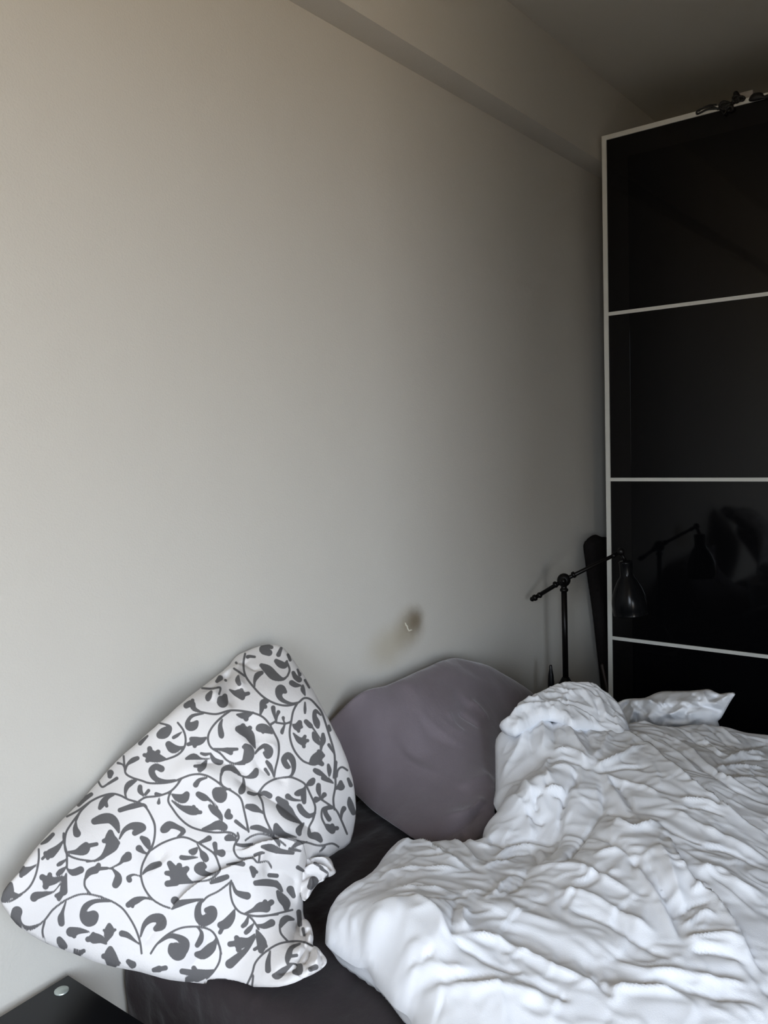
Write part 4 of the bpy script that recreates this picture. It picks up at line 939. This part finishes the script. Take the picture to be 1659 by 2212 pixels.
lathe('bulb', [(0.0, 0.32*Ls), (0.013, 0.34*Ls), (0.014, 0.45*Ls), (0.024, 0.62*Ls), (0.026, 0.72*Ls), (0.016, 0.84*Ls), (0, 0.87*Ls)], ST, sa, M_PLAST, lm, 20)
# marker pen standing by the lamp
mt_ = at(1187, 1436, x=2.345); mb = np.array([mt_[0]+0.0, mt_[1]-0.004, NZ])
mk = thing('marker_pen', tuple(mb), 'black marker pen standing upright beside the lamp base', 'pen')
hm = mt_[2]-NZ
lathe('barrel', [(0, 0), (0.0095, 0), (0.0098, hm*0.40), (0, hm*0.40)], mb, (0, 0, 1), M_MARK, mk, 20)
lathe('cap', [(0, hm*0.39), (0.0104, hm*0.40), (0.0102, hm*0.62), (0.0085, hm*0.78), (0.0052, hm*0.9), (0.0045, hm*0.985), (0.003, hm), (0, hm)], mb, (0, 0, 1), M_MARK, mk, 20)
for j, hz in enumerate((0.18, 0.26, 0.34)):
    bm = bmesh.new(); 
    for q in range(5):
        a0 = math.radians(205+q*9); a1 = math.radians(205+q*9+7); zz = mb[2]+hm*hz+0.002*((q+j) % 2); r_ = 0.0101
        vs4 = [bm.verts.new((mb[0]+r_*math.cos(a), mb[1]+r_*math.sin(a), z_)) for a, z_ in ((a0, zz), (a1, zz), (a1, zz+0.0016), (a0, zz+0.0016))]; bm.faces.new(vs4)
    from_bm('printed_mark', bm, M_PRINT, mk)

# ================================================================== near bedside table with glass top
TZ2 = 0.47
c0 = at(147, 2107, z=TZ2); ang = math.radians(-3.5)
dxl = at(0, 2197, z=TZ2)-c0; dxr = at(312, 2212, z=TZ2)-c0
ul = dxl/np.linalg.norm(dxl); ur = dxr/np.linalg.norm(dxr)
nt2 = thing('glass_table', (c0[0]-0.2, c0[1]-0.2, 0), 'black glass-topped bedside table with a round metal stud near its corner', 'table')
if ul@ur < 0: pass
def corner(a, b): return c0+ul*a+ur*b
bm = bmesh.new(); L1, L2 = 0.44, 0.44
def slab(z0, z1, ins):
    cs = [corner(ins, ins), corner(L1-ins, ins), corner(L1-ins, L2-ins), corner(ins, L2-ins)]
    lo = [bm.verts.new((p[0], p[1], z0)) for p in cs]; hi = [bm.verts.new((p[0], p[1], z1)) for p in cs]
    bm.faces.new(lo[::-1]); bm.faces.new(hi)
    for i in range(4): bm.faces.new((lo[i], lo[(i+1) % 4], hi[(i+1) % 4], hi[i]))
slab(TZ2-0.008, TZ2, 0.0); bmesh.ops.recalc_face_normals(bm, faces=bm.faces[:]); from_bm('glass_top', bm, M_TABLE, nt2)
st = at(133, 2141, z=TZ2)
dst = st-c0; G = np.stack([ul[:2], ur[:2]], 1); ab_ = np.linalg.solve(G, dst[:2])
for a_, b_ in ((ab_[0], ab_[1]), (L1-ab_[0], ab_[1]), (ab_[0], L2-ab_[1]), (L1-ab_[0], L2-ab_[1])):
    p = corner(a_, b_); lathe('leg', [(0, 0), (0.016, 0), (0.016, TZ2-0.008), (0, TZ2-0.008)], (p[0], p[1], 0), (0, 0, 1), M_CAP, nt2, 20)
    lathe('stud_cap', [(0.0115, 0.0), (0.0115, 0.0016), (0.0105, 0.0024), (0, 0.0026)], (p[0], p[1], TZ2), (0, 0, 1), M_CAP, nt2, 28)
bm = bmesh.new(); slab(0.16, 0.168, 0.03); bmesh.ops.recalc_face_normals(bm, faces=bm.faces[:]); from_bm('lower_shelf', bm, M_TABLE, nt2)
